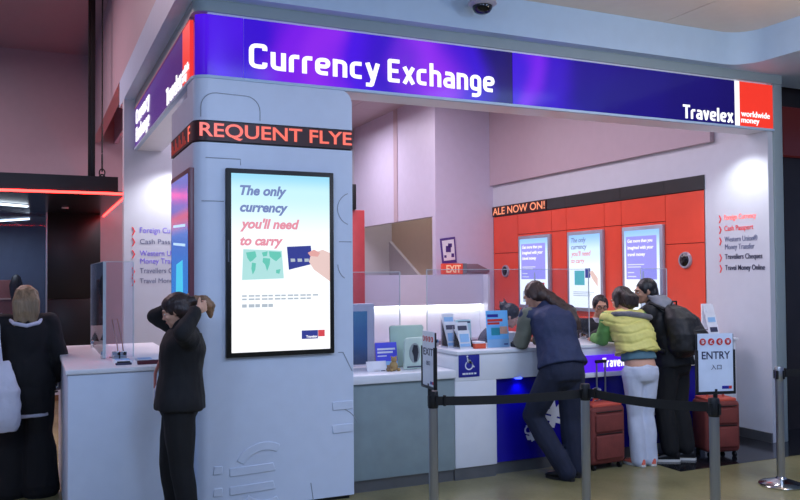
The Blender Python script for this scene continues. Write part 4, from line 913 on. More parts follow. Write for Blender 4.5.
def spine_ring(J, t):
    """centre, right and forward axes along pelvis(0) - chest(.55) - neck(1)"""
    pel, ch, nk = V(J['pel']), V(J['chest']), V(J['neck'])
    a = pel.lerp(ch, t/.55) if t < .55 else ch.lerp(nk, (t-.55)/.45)
    q = pel*(1-t)**2+ch*(2*t*(1-t))*1.0+nk*t*t
    c = a.lerp(q, .35) if 0 < t < 1 else a
    r = (V(J['hR'])-V(J['hL'])).normalized().lerp((V(J['sR'])-V(J['sL'])).normalized(), max(0, min(1, t))).normalized()
    tan = ((ch-pel).normalized().lerp((nk-ch).normalized(), max(0, min(1, t)))).normalized()
    f = tan.cross(r).normalized(); f = -f if False else f
    f = r.cross(tan)*-1
    return c, r, f.normalized()
TORSO = [(-.30, .11, .085), (-.18, .155, .115), (0, .168, .118), (.2, .150, .108), (.38, .138, .100), (.55, .152, .112), (.72, .166, .118), (.85, .165, .105), (.95, .125, .085), (1.04, .070, .065)]
def torso(mb, J, k=1.0, add=0.0, t0=-.3, t1=1.04, wide=1.0, flare=0.0):
    rings = []
    def at(t):
        for i in range(len(TORSO)-1):
            a, b = TORSO[i], TORSO[i+1]
            if a[0] <= t <= b[0]:
                s = (t-a[0])/(b[0]-a[0]); return a[1]+(b[1]-a[1])*s, a[2]+(b[2]-a[2])*s
        return TORSO[-1][1:]
    n = 12
    for i in range(n+1):
        t = t0+(t1-t0)*i/n; a, b = at(t); c, r, f = spine_ring(J, max(t, 0) if t < 0 else min(t, 1))
        if t < 0: c = c+(V(J['pel'])-V(J['chest'])).normalized()*(-t)*(V(J['chest'])-V(J['pel'])).length/.55
        if t > 1: c = c+(V(J['neck'])-V(J['chest'])).normalized()*(t-1)*.5
        fl = flare*(1-i/n)**2
        rings.append((c, r, (a*k*wide+add+fl), f, (b*k+add+fl)))
    mb.loft(rings, 24)
def head_axes(J):
    f = V(J['face']).normalized(); u = V(J.get('hup', (0, 0, 1))); u = (u-f*u.dot(f)).normalized(); r = f.cross(u); return r, f, u
def head(mb, J, k=1.0):
    r, f, u = head_axes(J); c = V(J['head']); ax = (r, f, u)
    def e(x, y, z, a, b, d, n=14): mb.ell(c+r*x*k+f*y*k+u*z*k, (a*k, b*k, d*k), ax, n, 10)
    e(0, -.012, .028, .074, .094, .084)            # cranium
    e(0, .018, -.012, .066, .076, .085)            # face mass
    e(0, .045, -.055, .050, .048, .052)            # jaw
    e(0, .070, -.088, .024, .020, .020)            # chin
    e(0, .078, .030, .056, .018, .014)             # brow
    e(0, .092, -.002, .010, .014, .028); e(0, .104, -.020, .0135, .013, .011)   # nose
    e(-.012, .094, -.024, .008, .009, .007); e(.012, .094, -.024, .008, .009, .007)
    e(0, .086, -.048, .022, .012, .006); e(0, .084, -.060, .020, .012, .007)    # lips
    for s in (-1, 1):
        e(s*.040, .066, -.022, .022, .020, .020)   # cheek
        e(s*.076, -.004, -.002, .010, .020, .032, 10)   # ear
    mb.cap(V(J['neck'])-u*.01, c+f*-.012*k-u*.06*k, .060*k, .052*k)
def hand(mb, w, d, palm, k=1.0, curl=.5, side=1):
    """wrist, direction of the fingers, palm normal; thumb leaves the side of the palm"""
    w = V(w); d = V(d).normalized(); p = V(palm); p = (p-d*p.dot(d)).normalized(); s = d.cross(p)*side
    mb.ell(w+d*.048*k, (.040*k, .052*k, .016*k), (s, d, p), 14, 8)
    mb.cap(w-d*.01, w+d*.03*k, .026*k, .026*k, 10)
    for i, (o, L) in enumerate(((.030, .068), (.010, .078), (-.010, .072), (-.029, .056))):
        a = w+d*.088*k+s*o*k; d1 = (d*math.cos(curl*.6)+p*math.sin(curl*.6)).normalized(); d2 = (d*math.cos(curl*1.5)+p*math.sin(curl*1.5)).normalized(); d3 = (d*math.cos(curl*2.2)+p*math.sin(curl*2.2)).normalized()
        b = a+d1*L*.45*k; c = b+d2*L*.33*k; e = c+d3*L*.25*k
        mb.chain([a-d*.02*k, a, b, c, e], [.0095*k, .0095*k, .009*k, .0085*k, .0075*k], 8)
    a = w+d*.022*k+s*.030*k; b = a+(s*.7+d*.7+p*.25).normalized()*.040*k; c = b+(d*.85+s*.25+p*.45).normalized()*.032*k
    mb.chain([a, b, c], [.013*k, .011*k, .0085*k], 8)
def arm_pts(J, S): return V(J['s'+S]), V(J['e'+S]), V(J['w'+S])
def body(t, J, skin, k=1.0, voxel=.0075):
    mb = MB(); torso(mb, J, k*.93); head(mb, J, k)
    nk = V(J['neck'])
    for S in 'LR':
        s, e, w_ = arm_pts(J, S)
        mb.cap(nk-V((0, 0, .03)), s, .05*k, .055*k); mb.chain([s, s.lerp(e, .45), e, e.lerp(w_, .3), w_], [.056*k, .048*k, .040*k, .042*k, .027*k])
        hd = V(J.get('hd'+S, w_-e)); pm = V(J.get('pm'+S, (0, 0, -1)))
        hand(mb, w_, hd, pm, k, J.get('curl'+S, .5), J.get('side'+S, 1 if S == 'L' else -1))
        h, kn, an = V(J['h'+S]), V(J['k'+S]), V(J['a'+S])
        mb.chain([h, h.lerp(kn, .5), kn, kn.lerp(an, .3), an], [.088*k, .076*k, .055*k, .056*k, .036*k])
        to = V(J['t'+S]); mb.cap(an-V((0, 0, .03)), to, .034*k, .026*k); mb.ell(an+V((0, 0, -.04))-(to-an).normalized()*.02, (.032*k,)*3)
    return remesh('body', mb, voxel, skin, t, 2)
def trousers(t, J, m, k=1.0, add=.016, ankle=None, flare=0.0, name='trousers', top=.30):
    mb = MB(); torso(mb, J, k*.99, add*.6, -.30, top)
    for S in 'LR':
        h, kn, an = V(J['h'+S]), V(J['k'+S]), V(J['a'+S])
        e = an+(kn-an).normalized()*(.0 if ankle is None else ankle)
        mb.chain([h, h.lerp(kn, .5), kn, kn.lerp(e, .35), e], [.092*k+add, .078*k+add, .058*k+add, .056*k+add+flare*.5, .040*k+add+flare])
    hc_ = (V(J['hL'])+V(J['hR']))/2; rx = (V(J['hR'])-V(J['hL'])).normalized()
    mb.ell(hc_+V((0, 0, .01)), (.165*k+add, .115*k+add, .12*k+add), (rx, V((0, 0, 1)).cross(rx), V((0, 0, 1))), 18, 12)
    return remesh(name, mb, .011, m, t, 3, .006, 11, (1, 1, .5))
def top(t, J, m, name='jacket', k=1.0, add=.022, hem=-.05, sleeves=True, cuff=0.0, flare=.015, collar=True, sl_add=None, wr=.007, wide=1.0, msl=None, quilt=0.0):
    mb = MB(); torso(mb, J, k, add, hem, 1.0, wide, flare)
    sa = add if sl_add is None else sl_add
    nk = V(J['neck']); sl = MB() if msl else mb
    for S in 'LR':
        s, e, w_ = arm_pts(J, S)
        mb.cap(nk-V((0, 0, .035)), s, .05*k+add*.7, .054*k+add*.8)
        if sleeves:
            w2 = w_+(e-w_).normalized()*cuff
            sl.chain([s, s.lerp(e, .45), e, e.lerp(w2, .35), w2], [.058*k+sa, .050*k+sa, .044*k+sa, .044*k+sa, .033*k+sa])
    if collar: mb.cap(nk-V((0, 0, .02)), nk+(V(J['head'])-nk)*.25, .062*k+.012, .058*k+.012)
    o = remesh(name, mb, .011, m, t, 3, wr, 12, (1, 1, .7), quilt)
    if msl: remesh('sleeve', sl, .011, msl, t, 3, wr, 12)
    return o
def shoes(t, J, m, sole, k=1.0):
    for S in 'LR':
        an, to = V(J['a'+S]), V(J['t'+S]); d = (to-an); d.z = 0; d.normalize(); r = V((d.y, -d.x, 0)); zf = to.z-.028*k
        mb = MB(); base = V((an.x, an.y, zf))
        rings = []
        for y, hw, h0, h1 in ((-.075, .018, .012, .075), (-.06, .032, .012, .10), (-.01, .036, .012, .105), (.05, .040, .012, .080), (.11, .046, .012, .060), (.155, .042, .012, .048), (.185, .025, .012, .032)):
            c = base+d*y*k+V((0, 0, (h0+h1)/2*k)); rings.append((c, r, hw*k, V((0, 0, 1)), (h1-h0)/2*k))
        mb.loft(rings, 16); o = mb.build('shoe', m, t, smooth=True)
        pl = [(base+d*y*k+r*x*k) for y, x in ((-.085, .0), (-.07, .032), (0, .038), (.06, .044), (.12, .05), (.17, .04), (.195, .0), (.17, -.04), (.12, -.05), (.06, -.044), (0, -.038), (-.07, -.032))]
        mb = MB(); mb.prism([(p.x, p.y) for p in pl], 'z', zf, zf+.022*k); mb.build('sole', sole, o)
def eyes(t, J, k=1.0, brow=(30, 22, 20)):
    r, f, u = head_axes(J); c = V(J['head'])
    for s in (-1, 1):
        e = MB().ell(c+r*s*.031*k+f*.0815*k+u*.006*k, (.0115*k, .0075*k, .0055*k), (r, f, u), 10, 6).build('eye', mat('eye_white', (226, 222, 218), rough=.2), t, smooth=True)
        MB().ell(c+r*s*.031*k+f*.087*k+u*.006*k, (.0055*k, .0035*k, .0055*k), (r, f, u), 10, 6).build('iris', mat('dark_iris', (34, 24, 20), rough=.1), e, smooth=True)
        MB().tube([c+r*s*a*k+f*b*k+u*d*k for a, b, d in ((.014, .097, .026), (.032, .094, .031), (.050, .082, .025))], [.003*k, .0042*k, .002*k], 6).build('eyebrow', mat('brow_%d' % brow[0], brow, rough=.8), t)
    MB().ell(c+f*.0955*k-u*.053*k, (.019*k, .006*k, .0065*k), (r, f, u), 12, 6).build('lips', mat('lip_tone', (168, 92, 88), rough=.45), t, smooth=True)
def hair_mat(name, c): return mat(name, c, rough=.42, var=.35, scale=26, stretch=(1, 1, .14), bump=.5, bscale=60)
def cap_hair(mb, J, k=1.0, back=0.0, grow=.013, low=-.02):
    r, f, u = head_axes(J); c = V(J['head']); ax = (r, f, u)
    mb.ell(c+f*-.022*k+u*.034*k, ((.076+grow)*k, (.088+grow)*k, (.084+grow)*k), ax, 18, 12)
    mb.ell(c+f*-.055*k+u*(.0+low)*k, ((.072+grow)*k, (.055+grow)*k, (.075+grow)*k), ax, 16, 10)
    for s in (-1, 1): mb.ell(c+r*s*.070*k+f*.012*k+u*.022*k, (.014*k, .032*k, .040*k), ax, 10, 8)
def person(label, loc, grp=None): return thing('person', label, 'person', loc, grp)
SKIN1 = mat('skin_warm', (206, 158, 134), rough=.5, var=.05, scale=20); SKIN2 = mat('skin_tan', (190, 142, 116), rough=.5, var=.05, scale=20)
BLK = mat('black_knit', (17, 17, 21), rough=.85, bump=.25, bscale=200); BLKT = mat('black_trouser_cloth', (14, 14, 17), rough=.85, bump=.2, bscale=150)
DSHOE = mat('black_shoe', (18, 17, 18), rough=.4); WSOLE = mat('white_sole', (214, 212, 206), rough=.5); DSOLE = mat('dark_sole', (30, 28, 28), rough=.6)
def frame(loc, az):
    a = math.radians(az); f = V((math.sin(a), math.cos(a), 0)); r = V((math.cos(a), -math.sin(a), 0)); o = V(loc)
    return lambda x, y, z: o+r*x+f*y+V((0, 0, z))

# woman tying her hair (facing left, in front of the left counter)
loc = (-.135, -.36, 0); L = frame(loc, -70)
J = dict(pel=L(0, .03, .93), chest=L(0, .02, 1.20), neck=L(0, -.01, 1.385), head=L(0, .05, 1.52), face=L(.0, .93, -.36)-V(loc),
 hL=L(-.085, .02, .88), hR=L(.085, .05, .88), sL=L(-.17, -.06, 1.345), sR=L(.165, .0, 1.345), kL=L(-.09, .0, .48), kR=L(.09, .11, .48), aL=L(-.09, -.06, .085), aR=L(.10, .07, .085), tL=L(-.10, .07, .028), tR=L(.12, .20, .028),
 eL=L(-.35, -.05, 1.395), wL=L(-.19, -.12, 1.535), eR=L(.20, .235, 1.475), wR=L(.12, .02, 1.565), hdL=L(.75, -.40, .18)-V(loc), hdR=L(-.55, -.70, .1)-V(loc), pmL=L(.4, .7, 0)-V(loc), pmR=L(-.7, .4, 0)-V(loc), curlL=.7, curlR=.7)
t = person('woman in black tying back her dark hair in front of the pillar', loc); body(t, J, SKIN1, .95, .0065); eyes(t, J, .95)
trousers(t, J, BLKT, 1.05, .018); top(t, J, BLK, 'jacket', 1.06, .028, -.14, cuff=.03, sl_add=.012, flare=.02); shoes(t, J, DSHOE, DSOLE, .92)
mb = MB(); cap_hair(mb, J, .95, grow=.015); r, f, u = head_axes(J); c = V(J['head'])
mb.ell(c+f*.006+u*.054, (.074, .082, .064), (r, f, u), 16, 10)
for s_ in (-1, 1): mb.ell(c+r*s_*.066-f*.025+u*.005, (.022, .038, .050), (r, f, u))
mb.chain([c-f*.08+u*.03, c-f*.14+u*.02], [.05, .034]); remesh('hair', mb, .008, hair_mat('dark_brown_hair', (40, 26, 24)), t, 3, .003, 40)
mb = MB(); mb.chain([c-f*.15+u*.03, c-f*.20+u*.0, c-f*.215-u*.05, c-f*.20-u*.115], [.026, .034, .042, .018]); remesh('hair_tail', mb, .007, hair_mat('light_brown_hair', (128, 96, 70)), t, 2, .004, 50)
fc = V(J['chest'])
MB().tube([L(-.07, .045, 1.38), L(-.055, .125, 1.27), L(-.03, .19, 1.10), L(-.01, .195, 1.0)], .007, 6).build('lanyard', mat('rose_lanyard', (196, 120, 110)), t)
MB().tube([L(.05, .06, 1.38), L(.04, .13, 1.27), L(.01, .19, 1.10), L(.0, .195, 1.0)], .007, 6).build('lanyard', MATS['rose_lanyard'], t)
def obox(fr, x0, x1, y0, y1, z0, z1, nm, m, p, **k):
    vs = [fr(x, y, z) for z in (z0, z1) for y in (y0, y1) for x in (x0, x1)]
    return MB().add(vs, [(0,2,3,1), (4,5,7,6), (0,1,5,4), (2,6,7,3), (0,4,6,2), (1,3,7,5)]).build(nm, m, p, **k)
obox(L, -.05, .04, .192, .198, .90, 1.0, 'id_card', M_PAPER, t)
mb = MB(); mb.loft([(L(0, .125, .86), L(1, 0, 0)-V(loc), .10, L(0, 1, 0)-V(loc), .075), (L(0, .12, 1.0), L(1, 0, 0)-V(loc), .09, L(0, 1, 0)-V(loc), .075), (L(0, .05, 1.2), L(1, 0, 0)-V(loc), .05, L(0, 1, 0)-V(loc), .08)], 16)
remesh('shirt', mb, .01, mat('white_shirt_cloth', (206, 208, 226), rough=.8), t, 2, .004, 20)
obox(L, -.115, -.075, .118, .128, 1.262, 1.275, 'name_badge', M_PAPER, t)

# blonde woman seen from behind, at the left edge
loc = (-1.125, 1.30, 0); L = frame(loc, -3)
J = dict(pel=L(0, 0, .96), chest=L(0, 0, 1.25), neck=L(0, 0, 1.43), head=L(0, .03, 1.57), face=(-.15, 1, -.08),
 hL=L(-.09, 0, .90), hR=L(.09, 0, .90), sL=L(-.18, -.01, 1.385), sR=L(.18, -.01, 1.385), kL=L(-.10, .03, .49), kR=L(.10, -.02, .49), aL=L(-.10, -.03, .085), aR=L(.11, -.10, .085), tL=L(-.13, .11, .028), tR=L(.15, .04, .028),
 eL=L(-.27, -.02, 1.12), wL=L(-.25, .16, .98), eR=L(.255, -.03, 1.11), wR=L(.235, .12, .92), curlL=1.0, curlR=1.0)
t = person('blonde woman in loose black clothes seen from behind at the left', loc); body(t, J, SKIN1, .97, .0075); eyes(t, J, .97, (120, 90, 60))
trousers(t, J, BLKT, .98, .052, ankle=-.02, flare=.055); top(t, J, BLK, 'sweater', 1.0, .030, -.28, cuff=.0, sl_add=.026, flare=.02, collar=False, wide=1.02)
X3, Y3 = V((1, 0, 0)), V((0, 1, 0))
mb = MB(); mb.loft([(L(0, -.01, .63), X3, .205, Y3, .15), (L(0, -.01, .69), X3, .20, Y3, .148)], 24); remesh('shirt_tail', mb, .011, MATS['white_shirt_cloth'], t, 3, .004)
mb = MB(); mb.loft([(L(0, -.01, .66), X3, .212, Y3, .158), (L(0, -.01, .80), X3, .208, Y3, .158), (L(0, 0, .95), X3, .20, Y3, .15)], 24); remesh('sweater_skirt', mb, .011, BLK, t, 3, .006)
MB().tube([L(-.125, -.04, 1.42), L(-.09, -.12, 1.39), L(0, -.155, 1.37), L(.09, -.12, 1.39), L(.125, -.04, 1.42)], .016, 8).build('shirt_collar', MATS['white_shirt_cloth'], t, smooth=True); shoes(t, J, DSHOE, WSOLE, .95)
mb = MB(); cap_hair(mb, J, .97, grow=.014)
for s in range(-4, 5): mb.chain([L(s*.014, -.05, 1.64), L(s*.018, -.095, 1.56), L(s*.018, -.105, 1.48), L(s*.018-.006, -.11, 1.42+.01*((s*5) % 4)), L(s*.018-.016, -.12, 1.36+.02*((s*7) % 4))], [.03, .034, .028, .016, .006], 8)
remesh('hair', mb, .008, hair_mat('blonde_hair', (138, 116, 88)), t, 2, .006, 30, (1, 1, .15))
bg = thing('tote_bag', 'large white tote bag hanging at the blonde woman\'s left side', 'bag', L(-.36, -.14, .62)); 
mb = MB(); mb.loft([(L(-.20, -.27, .56), V((1, 0, 0)), .13, V((0, 1, 0)), .06), (L(-.22, -.28, .66), V((1, 0, 0)), .185, V((0, 1, 0)), .085), (L(-.23, -.27, .88), V((1, 0, 0)), .18, V((0, 1, 0)), .08), (L(-.25, -.24, 1.04), V((1, 0, 0)), .15, V((0, 1, 0)), .045), (L(-.26, -.22, 1.10), V((1, 0, 0)), .135, V((0, 1, 0)), .03)], 20)
remesh('pouch', mb, .011, mat('white_canvas', (214, 216, 230), rough=.75, bump=.2), bg, 3, .012, 9)
for dy in (-.02, .03): MB().tube([L(-.36, -.21+dy, 1.08), L(-.30, -.16+dy, 1.28), L(-.21, -.05+dy, 1.45), L(-.18, .01+dy, 1.46), L(-.20, -.06, 1.42), L(-.20, -.17, 1.28), L(-.18, -.21, 1.08)], .012, 8).build('strap', MATS['white_canvas'], bg, smooth=True)
pb = thing('silver_pouch', 'small shiny silver pouch in the blonde woman\'s right hand', 'pouch', L(.25, .14, .86))
mb = MB(); mb.loft([(L(.25, .16, .80), V((1, 0, 0)), .03, V((0, 1, 0)), .03), (L(.255, .17, .90), V((1, 0, 0)), .045, V((0, 1, 0)), .05), (L(.275, .2, 1.02), V((1, 0, 0)), .03, V((0, 1, 0)), .04), (L(.28, .22, 1.10), V((1, 0, 0)), .015, V((0, 1, 0)), .03)], 12)
remesh('pouch', mb, .007, mat('silver_foil', (196, 200, 214), rough=.2, metal=.8), pb, 1, .008, 25)

# man leaning on the counter: navy vest, grey-green sleeves, long hair
loc = (3.12, -.2, 0)
J = dict(pel=V((3.06, -.24, .97)), chest=V((3.07, -.13, 1.24)), neck=V((3.085, -.0, 1.43)), head=V((3.03, .115, 1.56)), face=(-.45, .75, -.55), hup=(-.1, .5, 1),
 hL=V((2.97, -.23, .90)), hR=V((3.15, -.24, .90)), sL=V((2.885, .02, 1.385)), sR=V((3.275, -.04, 1.40)), kL=V((2.90, -.02, .52)), kR=V((3.18, -.18, .50)), aL=V((3.06, -.27, .085)), aR=V((3.21, -.19, .085)), tL=V((3.0, -.13, .028)), tR=V((3.22, -.04, .028)),
 eL=V((2.86, .08, 1.155)), wL=V((2.98, .30, 1.145)), eR=V((3.345, .12, 1.17)), wR=V((3.18, .34, 1.145)), curlL=.5, curlR=.8, hdL=(.5, .8, 0), hdR=(-.6, .7, 0))
t = person('long-haired man in navy vest and jeans leaning on the counter', loc); body(t, J, SKIN2, 1.02, .0075); eyes(t, J)
trousers(t, J, mat('dark_denim', (30, 36, 58), rough=.85, bump=.3, bscale=120, var=.2), 1.05, .028, ankle=-.02, flare=.012)
top(t, J, mat('navy_quilt', (36, 48, 84), rough=.7, bump=.2, var=.15), 'vest', 1.05, .030, -.02, flare=.02, msl=mat('grey_green_sleeve', (112, 116, 104), rough=.85, bump=.2), sl_add=.022, cuff=.02, wr=.010); shoes(t, J, DSHOE, DSOLE, 1.02)
mb = MB(); cap_hair(mb, J, 1.0, grow=.014); r, f, u = head_axes(J); c = V(J['head'])
for s in range(-2, 3): mb.chain([c-f*.07+u*.03+r*s*.02, V((3.13+s*.018, -.02, 1.53)), V((3.20+s*.02, -.115, 1.44)), V((3.25+s*.018, -.165, 1.34)), V((3.285+s*.01, -.185, 1.27))], [.036, .034, .034, .028, .010], 8)
for s in (-1, 1): mb.chain([c+r*s*.07+u*.04, c+r*s*.075-f*.02-u*.04], [.03, .024], 8)
remesh('hair', mb, .008, hair_mat('brown_hair', (62, 44, 38)), t, 2, .006, 30, (1, 1, .3))

# woman in yellow vest
loc = (3.98, -.15, 0)
J = dict(pel=V((3.955, -.19, .91)), chest=V((3.94, -.14, 1.17)), neck=V((3.92, -.02, 1.37)), head=V((3.96, .06, 1.505)), face=(-.30, .85, -.40), hup=(0, .3, 1),
 hL=V((3.875, -.18, .85)), hR=V((4.035, -.20, .85)), sL=V((3.745, .0, 1.335)), sR=V((4.06, -.07, 1.34)), kL=V((3.92, -.15, .47)), kR=V((4.045, -.17, .47)), aL=V((3.955, -.15, .085)), aR=V((4.075, -.16, .085)), tL=V((3.94, -.01, .028)), tR=V((4.08, -.02, .028)),
 eL=V((3.735, .06, 1.15)), wL=V((3.82, .28, 1.14)), eR=V((4.05, .13, 1.16)), wR=V((3.95, .33, 1.14)), hdL=(.5, .8, 0), hdR=(-.6, .7, 0), curlL=.5, curlR=.6)
t = person('woman in yellow padded vest and white jeans leaning on the counter', loc); body(t, J, mat('skin_light', (224, 168, 142), rough=.5), .95, .0075); eyes(t, J, .95)
trousers(t, J, mat('white_denim', (208, 214, 232), rough=.8, bump=.2, bscale=120), .96, .010, ankle=-.03, flare=.022, top=-.03)
top(t, J, mat('yellow_quilt', (230, 220, 126), rough=.6, bump=.15), 'vest', .98, .036, .24, flare=.03, msl=mat('green_sleeve', (104, 158, 84), rough=.8, bump=.2), sl_add=.020, cuff=.02, wr=.010, collar=False, quilt=.085)
mb = MB(); torso(mb, J, .95, .016, .11, .4); remesh('shirt_hem', mb, .011, mat('teal_shirt', (88, 124, 140), rough=.8), t, 3, .004)
mb = MB(); mb.loft([(V((3.93, -.11, 1.30)), V((.97, -.2, 0)), .10, V((.2, .9, .3)), .06), (V((3.92, -.12, 1.36)), V((.97, -.2, 0)), .155, V((.2, .9, .3)), .085), (V((3.91, -.08, 1.41)), V((.97, -.2, 0)), .14, V((.2, .9, .3)), .08)], 18); remesh('hood', mb, .011, MATS['yellow_quilt'], t, 3, .008)
MB().tube([V((3.74, .05, 1.37)), V((3.77, -.09, 1.385)), V((3.86, -.165, 1.385)), V((3.97, -.195, 1.37)), V((4.07, -.185, 1.35)), V((4.13, -.13, 1.345)), V((4.14, -.06, 1.37))], [.018, .024, .027, .028, .028, .028, .02], 10).build('hood_fur_trim', mat('grey_fur', (142, 140, 146), rough=.95, bump=1.0, bscale=120, var=.3), t, smooth=True)
shoes(t, J, mat('orange_shoe', (226, 110, 92), rough=.5), WSOLE, .9)
mb = MB(); cap_hair(mb, J, .95, grow=.017, low=-.04); r, f, u = head_axes(J); c = V(J['head'])
for s in range(-3, 4): mb.chain([c-f*.06+u*.05+r*s*.02, c-f*.10-u*.02+r*s*.026, c-f*.085-u*.085+r*s*.027], [.034, .034, .020], 8)
for s in (-1, 1): mb.chain([c+r*s*.07+u*.03, c+r*s*.082+f*.02-u*.06], [.030, .018], 8)
remesh('hair', mb, .008, hair_mat('dark_bob_hair', (52, 40, 36)), t, 2, .005, 35, (1, 1, .3))

# man in black with a backpack
loc = (4.42, -.05, 0); d5 = V((-.31, .951, 0)); r5 = V((.951, .31, 0))
def B(x, y, z): return V((4.42, -.05, 0))+r5*x+d5*y+V((0, 0, z))
J = dict(pel=B(0, -.04, .95), chest=B(-.03, .02, 1.23), neck=B(-.055, .09, 1.43), head=B(-.09, .18, 1.58), face=(-.86, .40, -.18), hup=(-.2, .1, 1),
 hL=B(-.09, -.03, .89), hR=B(.09, -.03, .89), sL=B(-.24, .06, 1.375), sR=B(.13, .05, 1.375), kL=B(-.10, .0, .48), kR=B(.08, -.05, .48), aL=B(-.09, -.06, .085), aR=B(.07, -.13, .085), tL=B(-.18, .05, .028), tR=B(-.01, -.01, .028),
 eL=B(-.24, .22, 1.15), wL=B(-.14, .42, 1.145), eR=B(.20, .20, 1.15), wR=B(.10, .40, 1.145), curlL=.5, curlR=.5)
t = person('man in black jacket with grey hood standing at the counter', loc); body(t, J, SKIN2, 1.0, .0075); eyes(t, J)
trousers(t, J, BLKT, 1.02, .030, ankle=.035, flare=.012); top(t, J, mat('black_jacket_cloth', (20, 21, 25), rough=.7, bump=.15), 'jacket', 1.03, .034, -.16, flare=.02, sl_add=.030, cuff=.02, wr=.010)
mb = MB(); mb.loft([(B(-.05, -.03, 1.38), r5, .11, d5, .06), (B(-.055, -.01, 1.44), r5, .135, d5, .09), (B(-.06, .04, 1.50), r5, .115, d5, .09), (B(-.07, .08, 1.545), r5, .095, d5, .08)], 20)
remesh('hood', mb, .010, mat('grey_jersey', (138, 140, 148), rough=.85, bump=.2), t, 3, .010, 14)
shoes(t, J, DSHOE, WSOLE, 1.02)
mb = MB(); cap_hair(mb, J, 1.0, grow=.011); remesh('hair', mb, .008, hair_mat('black_hair', (24, 22, 24)), t, 2, .004, 40)
def BB(x, y, z): return B(x*1.12-.075, y+.03, z)
bp = thing('backpack', 'black backpack on the back of the man in black', 'backpack', BB(0, -.22, 1.0))
M_BP = mat('black_nylon', (22, 22, 26), rough=.55, bump=.2, bscale=150)
mb = MB(); mb.loft([(BB(0, -.22, .98), r5, .11, d5, .06), (BB(0, -.26, 1.05), r5, .20, d5, .15), (BB(0, -.255, 1.20), r5, .21, d5, .155), (BB(0, -.21, 1.34), r5, .185, d5, .13), (BB(0, -.14, 1.43), r5, .125, d5, .08), (BB(0, -.11, 1.46), r5, .06, d5, .035)], 22)
remesh('main_pouch', mb, .010, M_BP, bp, 3, .007, 12)
mb = MB(); mb.loft([(BB(0, -.39, 1.02), r5, .09, d5, .03), (BB(0, -.405, 1.08), r5, .125, d5, .045), (BB(0, -.39, 1.20), r5, .12, d5, .045), (BB(0, -.345, 1.27), r5, .09, d5, .03)], 18); remesh('front_pocket', mb, .009, M_BP, bp, 2, .004, 15)
for s in (-1, 1): MB().tube([BB(s*.10, -.10, 1.42), BB(s*.125, .03, 1.475), BB(s*.135, .14, 1.40), BB(s*.15, .19, 1.25), BB(s*.165, .10, 1.10), BB(s*.15, -.13, 1.03)], .018, 8).build('strap', M_BP, bp, smooth=True)
MB().tube([BB(-.05, -.13, 1.45), BB(-.03, -.14, 1.49), BB(.03, -.14, 1.49), BB(.05, -.13, 1.45)], .008, 8).build('grab_loop', M_BP, bp, smooth=True)
MB().tube([BB(-.10, -.40, 1.235), BB(0, -.435, 1.24), BB(.10, -.40, 1.235)], .004, 6).build('zip', mat('grey_zip', (90, 92, 96)), bp)

# clerks behind the counter
loc = (4.49, 1.14, 0); L = frame(loc, 196)
J = dict(pel=L(0, 0, .84), chest=L(0, .04, 1.08), neck=L(0, .09, 1.255), head=L(-.0, .165, 1.405), face=(-.42, -.85, -.18),
 hL=L(-.085, 0, .78), hR=L(.085, 0, .78), sL=L(-.18, .08, 1.205), sR=L(.18, .08, 1.205), kL=L(-.09, .05, .43), kR=L(.09, .05, .43), aL=L(-.09, 0, .08), aR=L(.09, 0, .08), tL=L(-.10, .13, .028), tR=L(.10, .13, .028),
 eL=L(-.24, .14, .98), wL=L(-.10, .33, 1.135), eR=L(.24, .14, .98), wR=L(.08, .33, 1.135), curlL=.5, curlR=.5)
t = person('clerk in dark suit and glasses behind the counter', loc); body(t, J, SKIN2, .98, .0075); eyes(t, J, .98)
trousers(t, J, BLKT, .95, .012); top(t, J, mat('charcoal_suit', (30, 30, 36), rough=.75), 'jacket', .98, .024, -.10, cuff=.02, collar=False); shoes(t, J, DSHOE, DSOLE)
r, f, u = head_axes(J); c = V(J['head']); nk = V(J['neck'])
fz = L(0, 1, 0)-V(loc); rz = L(1, 0, 0)-V(loc)
mb = MB(); mb.loft([(L(0, .11, 1.08), rz, .025, fz, .075), (L(0, .11, 1.16), rz, .05, fz, .068), (L(0, .10, 1.25), rz, .07, fz, .068), (L(0, .11, 1.285), rz, .06, fz, .06)], 16); remesh('shirt', mb, .008, mat('pale_shirt', (196, 198, 210), rough=.8), t, 2)
MB().prism([(-.012, 1.10), (.012, 1.10), (.02, 1.18), (.012, 1.24), (-.012, 1.24), (-.02, 1.18)], 'y', 0, .006)
mb = MB(); cap_hair(mb, J, .98, grow=.009, low=.02); remesh('hair', mb, .008, MATS['black_hair'], t, 2, .003, 40)
gl = None
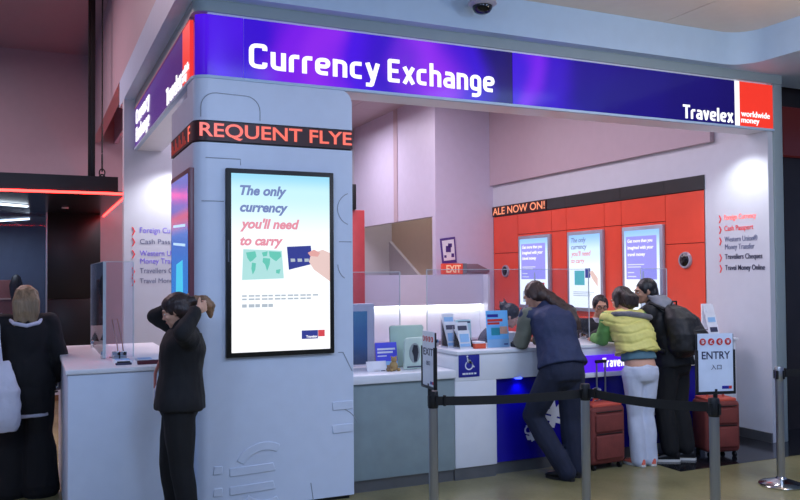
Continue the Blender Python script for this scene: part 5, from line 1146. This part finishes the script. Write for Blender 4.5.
for s in (-1, 1):
    cc = c+r*s*.032+f*.097+u*.004
    g = MB().tube([cc+r*.023*math.cos(a)+u*.017*math.sin(a) for a in np.linspace(0, 2*PI, 17)], .0028, 6, caps=False).build('glasses_rim', M_BLACK, t)
    MB().tube([cc+r*s*.023, c+r*s*.076+f*.06+u*.008, c+r*s*.082-f*.005+u*.008], .0025, 6).build('temple', M_BLACK, g)
MB().tube([c-r*.009+f*.10+u*.006, c+r*.009+f*.10+u*.006], .0025, 6).build('glasses_bridge', M_BLACK, t)

loc = (3.08, .98, 0)
J = dict(pel=V((3.04, 1.02, .86)), chest=V((3.07, 1.0, 1.06)), neck=V((3.17, .97, 1.205)), head=V((3.285, .93, 1.335)), face=(.70, -.45, -.50), hup=(.4, -.2, 1),
 hL=V((3.08, 1.10, .80)), hR=V((3.0, .95, .80)), sL=V((3.20, 1.10, 1.17)), sR=V((3.06, .86, 1.16)), kL=V((3.12, 1.08, .44)), kR=V((3.05, .94, .44)), aL=V((3.08, 1.10, .08)), aR=V((3.02, .96, .08)), tL=V((3.19, 1.04, .028)), tR=V((3.13, .90, .028)),
 eL=V((3.33, 1.08, .97)), wL=V((3.42, .90, 1.0)), eR=V((3.13, .84, .93)), wR=V((3.32, .84, 1.0)), curlL=.5, curlR=.5)
t = person('dark-haired clerk bowing her head behind the sky blue leaflet stand', loc); body(t, J, SKIN1, .93, .0075); eyes(t, J, .93)
trousers(t, J, BLKT, .93, .010); top(t, J, mat('grey_blouse', (72, 76, 92), rough=.8), 'blouse', .93, .018, -.1, cuff=.02); shoes(t, J, DSHOE, DSOLE, .9)
mb = MB(); cap_hair(mb, J, .95, grow=.014); r, f, u = head_axes(J); c = V(J['head'])
mb.ell(c-f*.11+u*.05, (.045, .04, .045)); mb.chain([c-f*.10+u*.08, c-f*.15+u*.12], [.02, .006]); mb.chain([c-f*.12+u*.06, c-f*.17+u*.07], [.02, .006])
remesh('hair', mb, .008, MATS['black_hair'], t, 2, .004, 40)

for o in bpy.data.objects:
    for key in ('_o', '_x'):
        if key in o: del o[key]
